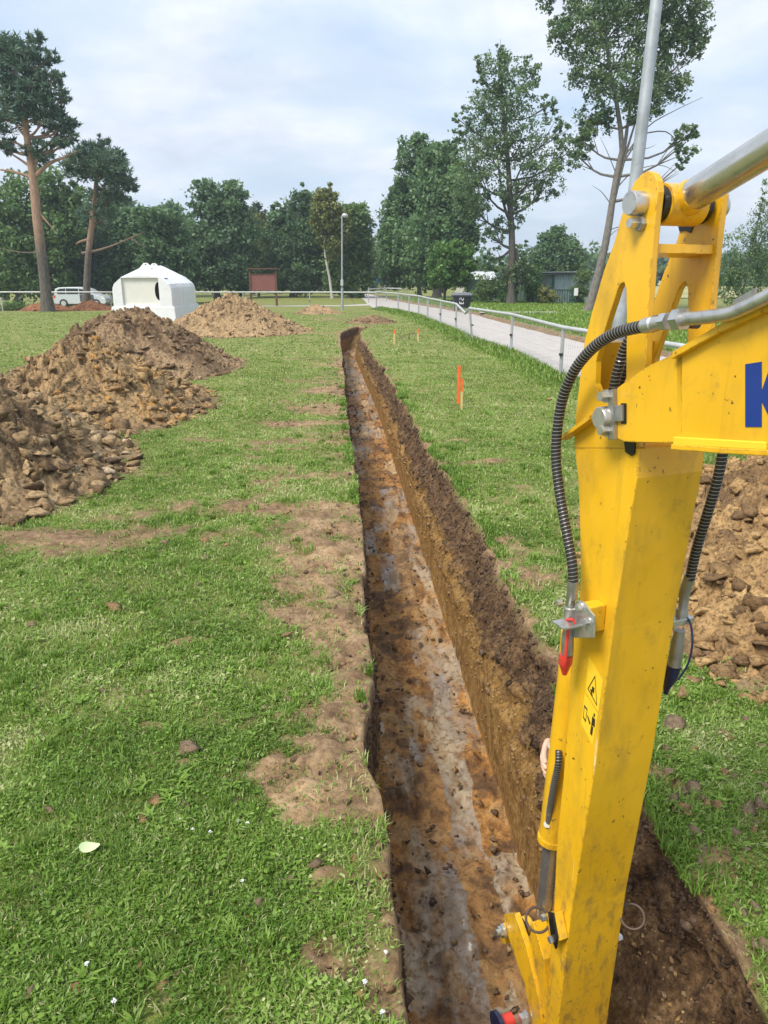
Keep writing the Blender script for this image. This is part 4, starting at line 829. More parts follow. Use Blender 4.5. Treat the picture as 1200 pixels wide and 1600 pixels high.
# ------------------------------------------------------------------ railings, lamp posts
def railing(name, posts, label, dip=None, mesh=True, h=1.02, leans=None):
    e = empty(name, (posts[0][0], posts[0][1], 0), label, 'railing')
    tops = []
    for k, p in enumerate(posts):
        ln = leans.get(k, (0, 0)) if leans else (0, 0)
        t = np.array([p[0]+ln[0], p[1]+ln[1], h]); tops.append(t)
        MB().tube([(p[0], p[1], -.1), tuple(t-np.array([0, 0, .0]))], .036, 8).build('post', M['post'], e, smooth=60)
    pts = []
    for k, t in enumerate(tops):
        pts.append(t)
        if dip and k == dip[0]:
            pts.append(t*.72+tops[k+1]*.28+np.array([0, 0, dip[1]]))
    mb = MB()
    for a, b in zip(pts[:-1], pts[1:]): mb.tube([a, b], .042, 8)
    mb.build('top_rail', M['galv'], e, smooth=60)
    if mesh:
        mw = MB()
        for a, b in zip(tops[:-1], tops[1:]):
            L_ = np.linalg.norm((b-a)[:2])
            if L_ > 9: continue
            n = int(L_/.10)
            for i in range(1, n):
                q = a+(b-a)*i/n; mw.tube([(q[0], q[1], .06), (q[0], q[1], q[2]-.03)], .0016, 3, cap=False)
            for z in (.06, .3, .5, .7, .9): mw.tube([(a[0], a[1], z), (b[0], b[1], z)], .0016, 3, cap=False)
        o = mw.build('wire_mesh', M['post'], e, fixn=False)
    for p in posts[1:7]: MB().box((p[0]-.02, p[1]-.03, .5), (.07, .07, .05)).build('clamp', M['rubber'], e)
    return e
fp = [tuple(p[:2]) for p in FENCE]
fp = [(5.0, 7.3), (4.35, 11.3)]+fp[2:]
railing('railing', fp, 'galvanised pipe railing with wire mesh along the concrete road', dip=(4, -.20), leans={4: (-.12, -.05)})
railing('railing', [(-.48, 49.2)]+[(-.48-4.15*k, 49.6+.05*k) for k in range(1, 8)], 'white pipe railing closing the far side of the lawn', mesh=False)
railing('railing', [(-1.2, 61.5), (.2, 66.0), (1.4, 64.0)], 'short pipe barrier at the far bend of the road', mesh=False)
e = empty('railing', (-22.5, 47, 0), 'low dark pipe rail left of the tall pine', 'railing')
MB().tube([(-22.1, 46, 0), (-22.1, 46, .75)], .035).tube([(-24.8, 46, 0), (-24.8, 46, .75)], .035).build('post', M['galv'], e); MB().tube([(-26, 46, .76), (-22.1, 46, .76)], .035).build('top_rail', M['galv'], e)
def lamp():
    b = GP(535, 485); e = empty('street_lamp', tuple(b), 'slim grey street lamp standing before the far railing', 'street lamp')
    MB().tube([b, b+[0, 0, 1.3]], .075, 12).tube([b+[0, 0, 1.3], b+[.06, 0, 5.25]], [.055, .04], 12).build('mast', M['mast'], e, smooth=60)
    MB().box(b+np.array([0, -.09, 1.6]), (.16, .1, .34)).build('junction_box', M['galv'], e, bevel=.01)
    MB().tube([b+[0, 0, 5.2], b+[.04, 0, 5.32], b+[.16, 0, 5.36]], .03, 8).build('arm', M['mast'], e)
    mb = MB(); c = b+np.array([.24, 0, 5.36]); P = [(c[0]-.18, c[1], c[2]-.02), (c[0]-.1, c[1], c[2]), (c[0]+.05, c[1], c[2]), (c[0]+.16, c[1], c[2]-.03)]; mb.tube(P, [.05, .12, .12, .05], 12)
    mb.build('lamp_head', M['galv'], e, smooth=60)
lamp()
def mast():
    b = np.array([2.02, 6.95, 0]); t = VP(1026, 0, 7.1); d = t-b
    e = empty('lamp_post', tuple(b), 'tall bare zinc lamp post leaning up behind the excavator arm', 'lamp post')
    MB().tube([b-d*.02, b+d*.5, b+d*1.5], [.064, .053, .043], 20).build('mast', M['mast'], e, smooth=60)
    MB().tube([b, b+d*.03], [.095, .095], 20).build('sleeve', M['galv'], e, smooth=60)
    p = b+d*1.5; MB().tube([p, p+[.05, 0, .15], p+[.5, 0, .2]], .035, 10).build('bracket', M['mast'], e, smooth=60)
    MB().box(p+np.array([.75, 0, .18]), (.6, .22, .1)).build('lamp_head', M['galv'], e, bevel=.03)
mast()
# ------------------------------------------------------------------ white ribbed tank
def tank():
    D = 32.0; k = D/1200; e = empty('plastic_tank', (VP(232, 500, D)[0], D, 0), 'white ribbed plastic tank with hipped roof standing behind the dark heap', 'tank')
    X = lambda px: VP(px, 460, D)[0]
    Zp = lambda py: VP(230, py, D)[2]
    cx = X(222); hw = X(270)-cx; hb = Zp(479); H = Zp(414.5)
    # half outline of a frame: x fraction of hw, height
    def sec(y, s, pk):
        q = [(1.0, hb), (1.0, Zp(456)), (.985, Zp(449.5)), (.93, Zp(443.5)), (.66, Zp(432.5))]
        L_ = [(cx-a*hw*s, D+y, hb+(z-hb)*(.5+.5*s)) for a, z in q]; R_ = [(2*cx-x, y_, z) for x, y_, z in L_[::-1]]
        return L_+[(cx, D+y, pk)]+R_
    zs = Zp(431); prof = [(0, .955, zs+.04), (.10, .985, zs+.12), (.75, 1.0, H)]; y = .75
    while y < 2.9: prof += [(y+.10, 1.0, H), (y+.15, 1.022, H+.03), (y+.34, 1.022, H+.03), (y+.39, 1.0, H)]; y += .50
    prof += [(y+.15, 1.0, H), (y+.8, .97, zs+.2)]
    P = [sec(*q) for q in prof]; n = len(P[0]); V = [v for r in P for v in r]
    F = [[i*n+j, i*n+j+1, (i+1)*n+j+1, (i+1)*n+j] for i in range(len(P)-1) for j in range(n-1)]+[[(len(P)-1)*n+j for j in range(n)]]
    x0, x1, z0, z1 = X(191), X(249), hb+.05, Zp(434)
    mb = MB(); mb.add(V, F); mb.prism(P[0], (0, .09, 0), [[(x0, D, z0), (x1, D, z0), (x1, D, z1), (x0, D, z1)]]); mb.build('shell', M['tank'], e)
    c = (X(247.5), Zp(455)); hl = [(min(c[0]+.16*math.cos(t), x1-.03), D+.09, c[1]+.36*math.sin(t)) for t in np.linspace(0, 2*math.pi, 24, endpoint=False)]
    MB().prism([(x0-.03, D+.09, z0-.03), (x1+.03, D+.09, z0-.03), (x1+.03, D+.09, z1+.03), (x0-.03, D+.09, z1+.03)], (0, .03, 0), [hl]).build('end_panel', M['panel'], e)
    MB().box((c[0], D+.45, c[1]), (.5, .4, 1.0)).build('hole_shade', M['dark'], e)  # near-black box behind the hole, stands for shade inside the tank
    Lg = prof[-1][0]; MB().hexa([(cx-hw*1.10, D-.10, -.1), (cx+hw*1.10, D-.10, -.1), (cx+hw*1.10, D+Lg+.1, -.1), (cx-hw*1.10, D+Lg+.1, -.1)], [(cx-hw*1.03, D-.04, hb-.004), (cx+hw*1.03, D-.04, hb-.004), (cx+hw*1.03, D+Lg+.05, hb-.004), (cx-hw*1.03, D+Lg+.05, hb-.004)]).build('base', M['tank'], e, bevel=.03)
    for a in (.80, 2.0):
        hh = [(cx+.035*math.cos(t), D+a, H+.03+.035*math.sin(t)) for t in np.linspace(0, 2*math.pi, 10, endpoint=False)]
        MB().prism([(cx-.26, D+a, H-.10), (cx-.07, D+a, H+.10), (cx+.07, D+a, H+.10), (cx+.26, D+a, H-.10)], (0, .1, 0), [hh]).build('lifting_lug', M['tank'], e, bevel=.01)
tank()
# ------------------------------------------------------------------ car
def car():
    D = 62.5; l = VP(84, 472, D); r = VP(166, 472, D); L = r[0]-l[0]; x0 = l[0]; e = empty('parked_car', (x0+L/2, D, 0), 'silver estate car with a dark front door parked beyond the railing', 'car')
    k = L/4.5; W = 1.75
    body = [(0.03, .42), (0.0, .8), (.06, 1.05), (.22, 1.55), (.55, 1.66), (1.6, 1.70), (2.5, 1.66), (2.95, 1.50), (3.55, 1.10), (4.25, .92), (4.46, .75), (4.5, .45), (4.35, .3), (.15, .3)]
    P = [(x0+a*k, D, b*k) for a, b in body]; MB().prism(P, (0, W, 0)).build('body', M['carpaint'], e, bevel=.06)
    def pan(q, nm, mt, t=.02): return MB().prism([(x0+a*k, D-.012, b*k) for a, b in q], (0, t, 0)).build(nm, mt, e)
    pan([(.42, 1.12), (.38, 1.42), (.62, 1.55), (1.1, 1.58), (1.1, 1.12)], 'window', M['glass']); pan([(1.16, 1.12), (1.16, 1.58), (2.2, 1.57), (2.2, 1.12)], 'window', M['glass'])
    pan([(2.28, 1.10), (2.28, 1.56), (2.65, 1.5), (3.3, 1.10)], 'window', M['glass']); pan([(2.28, .5), (2.28, 1.06), (3.45, 1.06), (3.5, .62), (3.3, .5)], 'front_door', M['cardoor'])
    for a in (.85, 3.65):
        c = (x0+a*k, D-.02, .33); wq = MB().tube([(c[0], D-.04, c[2]), (c[0], D+.2, c[2])], .32, 20).build('wheel', M['tyre'], e, smooth=40)
        MB().tube([(c[0], D-.05, c[2]), (c[0], D-.03, c[2])], .2, 14).build('rim', M['galv'], wq)
    pan([(4.1, .72), (4.15, .9), (4.42, .78), (4.44, .68)], 'headlight', M['white'])
    pan([(.02, .8), (.06, 1.02), (.2, 1.02), (.2, .8)], 'tail_light', M['red'])
    return e
car().location.z = -.40
# ------------------------------------------------------------------ info board, concrete shaft
def board():
    D = 55.0; a = VP(392, 460, D); b = VP(432, 460, D); zt = VP(410, 421, D)[2]; zb = VP(410, 458, D)[2]
    e = empty('notice_board', ((a[0]+b[0])/2, D, 0), 'rust red timber notice board with small roof behind the far railing', 'notice board')
    for x in (a[0], b[0]): MB().box((x, D, zt/2), (.14, .14, zt)).build('post', M['board2'], e)
    MB().box(((a[0]+b[0])/2, D, (zb+.2+zt*.78)/2+.05), (b[0]-a[0]-.15, .06, zt*.78-zb)).build('panel', M['board'], e)
    MB().box(((a[0]+b[0])/2, D-.01, zt*.86), (b[0]-a[0]-.15, .05, .10)).build('crossbar', M['board2'], e)
    MB().box(((a[0]+b[0])/2, D, zt+.05), (b[0]-a[0]+.3, .4, .08)).build('roof', M['board2'], e)
board()
def shaft():
    D = 68.; a = VP(-6, 455, D); b = VP(13, 455, D); zt = VP(0, 433, D)[2]
    e = empty('concrete_shaft', ((a[0]+b[0])/2, D, 0), 'grey round concrete shaft at the left edge beyond the railing', 'shaft')
    c = np.array([(a[0]+b[0])/2, D, 0]); MB().tube([c, c+[0, 0, zt*.9]], (b[0]-a[0])/2, 20).build('ring', M['concrete'], e, smooth=40); MB().tube([c+[0, 0, zt*.9], c+[0, 0, zt]], (b[0]-a[0])/2*1.06, 20).build('lid', M['concrete'], e, smooth=40)
shaft()
# ------------------------------------------------------------------ waste container
def waste():
    g = GP(721, 487); D = g[1]; k = D/1200*1.0; e = empty('waste_container', (g[0], D, 0), 'black wheeled waste container with white mark beside the road', 'waste container')
    cx = g[0]; zt = VP(720, 462, D)[2]; zl = VP(720, 457, D)[2]
    hw1 = 14*k; hw0 = 10.5*k; d1, d0 = .45, .33
    zb = .2
    mb = MB(); mb.hexa([(cx-hw0, D-d0, zb), (cx+hw0, D-d0, zb), (cx+hw0, D+d0, zb), (cx-hw0, D+d0, zb)], [(cx-hw1, D-d1, zt), (cx+hw1, D-d1, zt), (cx+hw1, D+d1, zt), (cx-hw1, D+d1, zt)])
    mb.box((cx, D, zt-.02), (hw1*2+.1, 2*d1+.1, .08)); mb.build('body', M['bin'], e, bevel=.03)
    mb = MB(); mb.box((cx, D-.02, zt+.07), (hw1*2+.06, 2*d1+.06, .1)).box((cx, D+.05, zt+.14), (hw1*1.8, d1*1.6, .06)).build('lid', M['binlid'], e, bevel=.03)
    for sx in (-1, 1):
        MB().box((cx+sx*(hw1+.05), D, zt-.28), (.10, .3, .12)).build('lifting_trunnion', M['bin'], e, bevel=.02)
        for sy in (-1, 1): MB().tube([(cx+sx*hw0*.9-.03, D+sy*d0*.8, .09), (cx+sx*hw0*.9+.03, D+sy*d0*.8, .09)], .09, 14).box((cx+sx*hw0*.9, D+sy*d0*.8, .19), (.09, .09, .06)).build('wheel', M['tyre'], e, smooth=40)
    # white stencil: a 2-like figure over an E-like figure
    def onface(u, v):
        f = (v-zb)/(zt-zb); return (cx+u, D-(d0+(d1-d0)*f)-.006, v)
    mk = MB(); s = .034
    def seg(pts):
        for (a, b), (c, d) in zip(pts[:-1], pts[1:]): mk.tube([onface(a, b), onface(c, d)], .022, 4)
    z0 = zb+(zt-zb)*.58; x0 = -.07
    seg([(x0-.08, z0+.16), (x0+.0, z0+.19), (x0+.03, z0+.1), (x0+.06, z0+.04), (x0+.12, z0+.06), (x0+.13, z0+.18)]); seg([(x0-.08, z0+.16), (x0-.09, z0+.08)])
    seg([(x0-.09, z0-.02), (x0-.08, z0-.15), (x0+.13, z0-.15), (x0+.13, z0-.04)]); seg([(x0-.01, z0-.14), (x0+.0, z0-.06)])
    mk.build('white_mark', M['white'], e)
waste()
# ------------------------------------------------------------------ tin shed, gate, notice, fence
def shed():
    D = 58.; xl = VP(832, 475, D)[0]; xr = VP(935, 475, D)[0]; xm = VP(861, 475, D)[0]; zt = VP(880, 424, D)[2]; zl = VP(845, 428, D)[2]
    e = empty('tin_shed', ((xl+xr)/2, D, 0), 'grey tin shed with flat dark roof behind the green gate', 'shed')
    def corr(xa, xb, z, y, nm, mt, pitch=.19, amp=.03):
        n = int((xb-xa)/pitch*6); V = []; F = []
        for i in range(n+1):
            x = xa+(xb-xa)*i/n; yy = y-amp*math.sin(2*math.pi*i/6); V += [(x, yy, 0), (x, yy, z), (x, yy+.02, 0), (x, yy+.02, z)]
        for i in range(n): a = i*4; F += [[a, a+4, a+5, a+1], [a+2, a+3, a+7, a+6], [a+1, a+5, a+7, a+3]]
        return MB().add(V, F).build(nm, mt, e, fixn=False)
    corr(xm, xr+1.5, zt-.2, D, 'front_wall', M['sheet'])
    MB().hexa([(xl-.2, D+.9, 0), (xm, D+.02, 0), (xm+.05, D+.1, 0), (xl-.1, D+1, 0)], [(xl-.2, D+.9, zl-.25), (xm, D+.02, zt-.2), (xm+.05, D+.1, zt-.2), (xl-.1, D+1, zl-.25)]).build('side_wall', M['sheet2'], e)
    MB().box((xm+.02, D-.06, zt/2-.1), (.16, .12, zt-.2)).build('corner_post', M['green'], e)
    MB().box(((xm+xr)/2+.5, D+3.0, zt/2-.15), (xr-xm+1.0, .1, zt-.4)).build('back_wall', M['sheet2'], e)
    MB().hexa([(xl-.3, D-.2, zt-.28), (xr+1.7, D-.35, zt-.17), (xr+1.7, D+3.3, zt-.17), (xl-.6, D+3.3, zt-.28)], [(xl-.3, D-.2, zt-.12), (xr+1.7, D-.35, zt-.02), (xr+1.7, D+3.3, zt-.02), (xl-.6, D+3.3, zt-.12)]).build('roof', M['roof'], e)
    MB().hexa([(xl-.3, D-.24, zt-.10), (xr+1.7, D-.39, zt-.0), (xr+1.7, D+3.3, zt+.0), (xl-.6, D+3.3, zt-.10)], [(xl-.3, D-.24, zt-.05), (xr+1.7, D-.39, zt+.05), (xr+1.7, D+3.3, zt+.05), (xl-.6, D+3.3, zt-.05)]).build('roof_edge', M['rooftrim'], e)
    # gate
    Dg = 55.5; ga = VP(858, 480, Dg); gb = VP(893, 480, Dg); zg = VP(870, 452, Dg)[2]
    g = empty('metal_gate', ((ga[0]+gb[0])/2, Dg, 0), 'dark green metal bar gate in front of the tin shed', 'gate')
    zp = VP(858, 436, Dg)[2]
    MB().box((ga[0], Dg, zp/2), (.13, .13, zp)).build('gate_post', M['green'], g); MB().box((gb[0], Dg, zg/2), (.11, .11, zg)).build('gate_post', M['green'], g)
    mb = MB(); n = 9
    for i in range(1, n): x = ga[0]+(gb[0]-ga[0])*i/n; mb.box((x, Dg, zg*.5), (.05, .04, zg*.86))
    mb.build('bars', M['green'], g); MB().box(((ga[0]+gb[0])/2, Dg-.01, zg*.95), (gb[0]-ga[0]-.12, .07, .09)).box(((ga[0]+gb[0])/2, Dg-.01, .15), (gb[0]-ga[0]-.12, .07, .09)).build('gate_frame', M['green'], g)
    s0 = VP(896, 462, Dg); s1 = VP(903, 450, Dg); sg = empty('notice_sign', ((s0[0]+s1[0])/2, Dg-.1, 0), 'small white notice plate beside the green gate', 'sign')
    MB().box(((s0[0]+s1[0])/2, Dg-.1, (s0[2]+s1[2])/2), (s1[0]-s0[0], .03, s1[2]-s0[2])).build('plate', M['white'], sg); MB().box(((s0[0]+s1[0])/2, Dg-.05, s0[2]/2), (.08, .06, s0[2])).build('post', M['green'], sg)
    mb = MB()
    for i in range(5): mb.box(((s0[0]+s1[0])/2, Dg-.118, s0[2]+.1+i*.09), ((s1[0]-s0[0])*.7, .004, .02))
    # green fence panels
    Df = 61.; x0 = VP(730, 470, Df)[0]; x1 = VP(842, 470, Df)[0]; zf = 1.7; f = empty('board_fence', ((x0+x1)/2, Df, 0), 'faded green sheet fence behind the waste container', 'fence')
    mb = MB(); n = int((x1-x0)/.16)
    for i in range(n): mb.box((x0+(x1-x0)*(i+.5)/n, Df+(.02 if i % 2 else 0), zf/2), ((x1-x0)/n*.96, .03, zf))
    mb.build('sheet_panel', M['greenfence'], f)
    for i in range(4): MB().box((x0+(x1-x0)*i/3, Df-.08, zf/2+.05), (.08, .08, zf+.1)).build('post', M['green'], f)
    Dh = 95.; h0 = VP(718, 450, Dh)[0]; h1 = VP(772, 450, Dh)[0]; ze = VP(740, 437, Dh)[2]; zr = VP(740, 424, Dh)[2]
    h = empty('house', ((h0+h1)/2, Dh, 0), 'low pale house with light grey roof far behind the aspen', 'house')
    MB().box(((h0+h1)/2, Dh+3, ze/2), (h1-h0, 6, ze)).build('wall', M['cream'], h)
    MB().prism([(h0-.3, Dh-.4, ze+.003), (h0-.3, Dh+3, zr), (h0-.3, Dh+6.4, ze+.003)], (h1-h0+.6, 0, 0)).build('roof', M['housegrey'], h)
    for u in (.25, .6):
        wv = MB().box((h0+(h1-h0)*u, Dh-.02, ze*.55), (.9, .06, .9)).build('window', M['glass'], h)
shed()
def blue_sign():
    D = 100.; a = VP(588, 442, D); b = VP(597, 434, D); c = (a[0]+b[0])/2
    e = empty('road_sign', (c, D, 0), 'blue rectangular road sign on a thin post at the road end', 'sign')
    MB().box((c, D, (a[2]+b[2])/2), (b[0]-a[0], .04, b[2]-a[2])).build('plate', M['bluesign'], e); MB().tube([(c, D+.06, 0), (c, D+.06, b[2])], .04).build('post', M['post'], e)
blue_sign()
b = VP(584, 452, 112.); e = empty('street_lamp', (b[0], 112, 0), 'thin distant street lamp beside the road end', 'street lamp')
MB().tube([(b[0], 112, 0), (b[0], 112, 6.5)], [.09, .06]).build('mast', M['mast'], e); MB().box((b[0]+.3, 112, 6.5), (.8, .25, .12)).build('lamp_head', M['galv'], e)
# ------------------------------------------------------------------ survey stakes, twigs, leaf, flowers
def stake(px, py, top, label, red=.3, lath=False):
    g = GP(px, py); z = VP(px, top, g[1])[2]; e = empty('survey_stake', tuple(g), label, 'survey stake', 'orange topped survey stakes on the lawn'); s = .022 if g[1] < 15 else .03
    zc_ = z*(1-red)
    MB().box((g[0], g[1], zc_/2-.05), (s*1.6, s, zc_+.1)).build('shaft', M['stakewood'], e); MB().box((g[0], g[1], (z+zc_)/2), (s*1.6+.002, s+.002, z-zc_)).build('painted_tip', M['orange'], e)
stake(721, 639, 592, 'wooden survey stake with orange tip nearest the excavator', .42)
stake(616, 538, 515, 'thin yellow survey stake farther left by the trench end', .25); stake(653, 535, 514, 'thin survey stake beside dry twigs near the railing', .3)
g = GP(717, 632); o = MB().box((g[0], g[1]+.12, .30), (.05, .012, .62)).build('marker_lath', M['orange'], bevel=.002); tag(o, 'orange painted flat lath behind the nearest survey stake', 'marker lath')
g = GP(648, 530); mb = MB(); rr_ = np.random.default_rng(4)
for k in range(7):
    a = np.array([g[0]+rr_.normal(-.2, .5), g[1]+rr_.normal(0, .3), .02]); d = np.array([rr_.normal(0, .5), rr_.normal(0, .3), abs(rr_.normal(.15, .15))]); mb.tube(spline([a, a+d*.5+[0, 0, .12], a+d], 6), [.012, .011, .01, .008, .006, .004], 5)
tag(mb.build('dead_branch', M['dead']), 'dry brown branch lying on grass by the far stakes', 'branch')
g = GP(142, 1341); mb = MB(); L_ = .034; V = [(g[0]+L_*math.cos(t)*(1.15 if math.cos(t) > 0 else 1), g[1]+L_*.75*math.sin(t)*(1-.3*math.cos(t)), .052+.006*math.cos(2*t)) for t in np.linspace(0, 2*math.pi, 16, endpoint=False)]
mb.prism(V, (0, 0, .0015)); mb.tube([(g[0]-L_, g[1], .053), (g[0]-L_*1.8, g[1]-.01, .03)], .0014, 5); tag(mb.build('fallen_leaf', M['paleleaf']), 'pale green fallen leaf lying on the near lawn', 'leaf')
for k, (px, py) in enumerate([(283, 1292), (302, 1308), (330, 1312), (374, 1295), (388, 1298), (570, 1548), (602, 1502), (598, 1596), (380, 1390), (180, 1578), (138, 1520)]):
    g = GP(px, py); mb = MB(); q = np.random.default_rng(k)
    for i in range(14):
        t = q.uniform(0, 6.28); u = q.uniform(0, 1.2); d = np.array([math.cos(t)*math.sin(u), math.sin(t)*math.sin(u), math.cos(u)]); c0 = np.array([g[0], g[1], .032]); mb.tube([c0, c0+d*.009], [.001, .002], 4)
    mb.tube([(g[0], g[1], 0), (g[0], g[1], .032)], .0008, 4); tag(mb.build('clover_flower', M['white']), 'white clover flower in the near lawn', 'flower', 'clover flowers in the near lawn')
# ------------------------------------------------------------------ excavator
TH = math.radians(22.0); W = .20
EN = np.array([math.cos(TH), math.sin(TH), 0]); EF = np.array([-math.sin(TH), math.cos(TH), 0]); EC = W/.165
def UP(px, py, n=0.0):                       # photo pixel -> arm plane offset n from the arm's left face
    r = ray(px, py); return CP+r*((EC+n)/(EN@r))
EX = empty('excavator', (1.35, -.6, 0), 'yellow mini excavator with its arm reaching down into the trench', 'excavator')
Y = M['yellow']
# stick: upper part is two ear plates, lower part a closed box
earo = [(897, 700), (899, 650), (913, 534), (924, 490), (943, 424), (960, 377), (970, 340), (980, 308), (992, 283), (1003, 271), (1013, 267), (1021, 271), (1027, 283), (1028, 300), (1023, 345), (1019, 390), (1013, 470), (1009, 570), (1003, 650), (998, 700)]
slot = [(975, 441), (978, 452), (979, 500), (978, 590), (970, 612), (950, 622), (937, 616), (930, 600), (931, 565), (939, 535), (951, 495), (965, 452), (970, 443)]
tn = .018
for n0 in (0.0, W-tn):
    MB().prism([UP(*p) + EN*n0 for p in earo], EN*tn, [[UP(*p)+EN*n0 for p in slot]]).build('ear_plate', Y, EX, bevel=.002)
boxo = [(897, 700.5), (903, 748), (906, 828), (907, 905), (903, 960), (892, 1040), (887, 1120), (880, 1216), (870, 1312), (865, 1423), (859, 1503), (855, 1561), (849, 1640), (866, 1660), (872, 1599), (893, 1423), (928, 1208), (958, 982), (986, 800), (995, 748), (998, 700.5)]
MB().prism([UP(*p) for p in boxo], EN*W).build('stick', Y, EX, bevel=.003)
# plate closing the box between the ears and cross plates
def cross(p, q, nm, th=.012, n0=tn, n1=W-tn):
    a, b = UP(*p), UP(*q); d = (b-a); d /= np.linalg.norm(d); up = np.cross(d, EN)
    MB().hexa([a+EN*n0-up*th/2, b+EN*n0-up*th/2, b+EN*n1-up*th/2, a+EN*n1-up*th/2], [a+EN*n0+up*th/2, b+EN*n0+up*th/2, b+EN*n1+up*th/2, a+EN*n1+up*th/2]).build(nm, Y, EX, bevel=.001)
cross((978, 395), (1015, 388), 'cross_plate', .02)
cross((905, 640), (928, 535), 'cross_plate', .014)
# rib flange on the left face
a, b_ = UP(890, 687), UP(936, 655); d = b_-a; MB().hexa([a, b_, b_-EN*.03, a-EN*.03], [p+np.array([0, 0, .012]) for p in (a, b_, b_-EN*.03, a-EN*.03)]).build('rib', Y, EX, bevel=.001)
# top pin with retaining bolt
def pin(px, py, R, nm='pin', n0=-.035, n1=.0, mt='steel', sides=24):
    c = UP(px, py); return MB().tube([c+EN*n0, c+EN*(n0+.004), c+EN*n1], [R*.92, R, R], sides).build(nm, M[mt], EX, smooth=40)
eye = UP(1003, 318)
pin(1003, 318, .026); pin(1000, 349, .012, 'bolt', -.03, 0, 'steel', 6); pin(1003, 350, .017, 'bolt_plate', -.010, 0, 'graysteel', 6)
MB().tube([eye+EN*W, eye+EN*(W+.03)], .026, 24).build('pin', M['steel'], EX, smooth=40)
# arm cylinder rod
mid = UP(1003, 318)+EN*W/2; tgt = UP(1200, 233, W/2); rd = tgt-mid; rd /= np.linalg.norm(rd)
r0_ = UP(1085, 296, W/2); l0 = (r0_-mid)@rd
MB().tube([mid-EN*.052, mid+EN*.052], .045, 28).tube([mid, mid+rd*l0*.75, mid+rd*l0], [.034, .039, .036], 24).build('rod_eye', Y, EX, smooth=40)
rod = MB().tube([mid+rd*(l0*.9), mid+rd*.75], .0345, 28).build('cylinder_rod', M['chrome'], EX, smooth=40)
MB().tube([mid+rd*.75, mid+rd*1.5], .055, 24).build('arm_cylinder', Y, EX, smooth=40)
for n0 in (.030, W-.050): MB().tube([mid-EN*(W/2)+EN*n0, mid-EN*(W/2)+EN*(n0+.020)], .040, 20).build('grease_seal', M['grease'], EX, smooth=40)
mb = MB(); gp = [(1060, 326), (1072, 318), (1091, 316), (1097, 330), (1091, 347), (1084, 353), (1080, 364), (1070, 360), (1063, 362), (1059, 345)]
mb.prism([UP(px, py, W-tn-.0005) for px, py in gp], -EN*.003)
mb.build('grease_smear', M['grease'], EX, smooth=60)
# boom
FO = .034
bo_f = [(962, 612), (965, 606), (977, 597), (1012, 572), (1056, 552), (1066, 548), (1066, 692), (1056, 692), (977, 690), (964, 684), (960, 660), (960, 630)]
for n0 in (-FO, W+.006): MB().prism([UP(px, py, -FO)+EN*(n0+FO) for px, py in bo_f], EN*(.026)).build('boom_fork', Y, EX, bevel=.002)
sidep = [(1056.5, 553), (1130, 518), (1200, 486)]; lowp = [(1200, 702), (1130, 698), (1056.5, 692)]
top3 = [UP(px, py, -FO) for px, py in sidep]; low3 = [UP(px, py, -FO) for px, py in lowp]
ft = top3[-1]; fb = low3[0]; bk = -EF
far_t = [ft+bk*.5+np.array([0, 0, .16]), ft+bk*1.0+np.array([0, 0, .05]), ft+bk*1.75+np.array([0, 0, -.72])]
far_b = [fb+bk*1.62+np.array([0, 0, -.80]), fb+bk*.95+np.array([0, 0, -.05]), fb+bk*.5+np.array([0, 0, .10])]
MB().prism(top3+far_t+far_b+low3, EN*(W+2*FO-.002)).build('boom', Y, EX, bevel=.003)
# top flange and bottom flange strips, proud of the side plate
def strip(pts, nm, th, prj, w_=W+2*FO):
    P = [UP(px, py, -FO) for px, py in pts]; P.append(P[-1]+(P[-1]-P[-2])*.4)
    mb = MB()
    for a, b in zip(P[:-1], P[1:]):
        mb.hexa([a-EN*prj, b-EN*prj, b+EN*(w_+prj), a+EN*(w_+prj)], [p+np.array([0, 0, th]) for p in (a-EN*prj, b-EN*prj, b+EN*(w_+prj), a+EN*(w_+prj))])
    mb.build(nm, Y, EX, bevel=.002)
strip([(1058, 561), (1130, 521), (1200, 489)], 'top_flange', .016, .016); strip([(1053, 702), (1130, 708), (1200, 712)], 'bottom_flange', .012, .010)
MB().prism([UP(*p, -FO-.001) for p in [(1056, 682), (1200, 690), (1200, 703), (1056, 695)]], -EN*.008).build('weld_strip', M['sticker'], EX, bevel=.002)
# boom tip pin and keeper
c = UP(951, 652, -FO)
MB().tube([c-EN*.03, c-EN*.026, c+EN*.05], [.024, .027, .027], 24).build('pin', M['steel'], EX, smooth=40)
MB().prism([UP(px, py, -FO-.001) for px, py in [(957, 610), (964, 607), (965, 686), (956, 686)]], -EN*.012).build('keeper_plate', M['graysteel'], EX, bevel=.001)
MB().prism([UP(px, py, -FO-.001) for px, py in [(964, 634), (976, 632), (976, 658), (964, 658)]], -EN*.008).build('keeper_tab', M['graysteel'], EX, bevel=.001)
for py in (619, 672): MB().hexbolt(UP(949, py, -FO-.012), -EN, .012, .022).hexbolt(UP(949, py, -FO-.006), -EN, .016, .006, 16).build('bolt', M['steel'], EX)
MB().prism([UP(px, py, -FO-.0005) for px, py in [(971, 630), (979, 630), (979, 662), (971, 662)]], -EN*.002).build('keeper_slot', M['grease'], EX)
MB().prism([UP(px, py, -.0005) for px, py in [(978, 690), (994, 692), (993, 708), (989, 712), (980, 706)]], -EN*.006).build('grease_smear', M['grease'], EX)
# blue lettering on the boom side
Kp = [(1165, 569), (1190.5, 565), (1190.5, 611), (1208, 560), (1236, 556), (1211, 612), (1240, 672), (1211, 670), (1190.5, 627), (1190.5, 667), (1165, 667)]
Kp = [(x, y) for x, y in Kp]
MB().prism([UP(px, py, -FO-.0002) for px, py in Kp], -EN*.0012).build('lettering', M['blue'], EX)
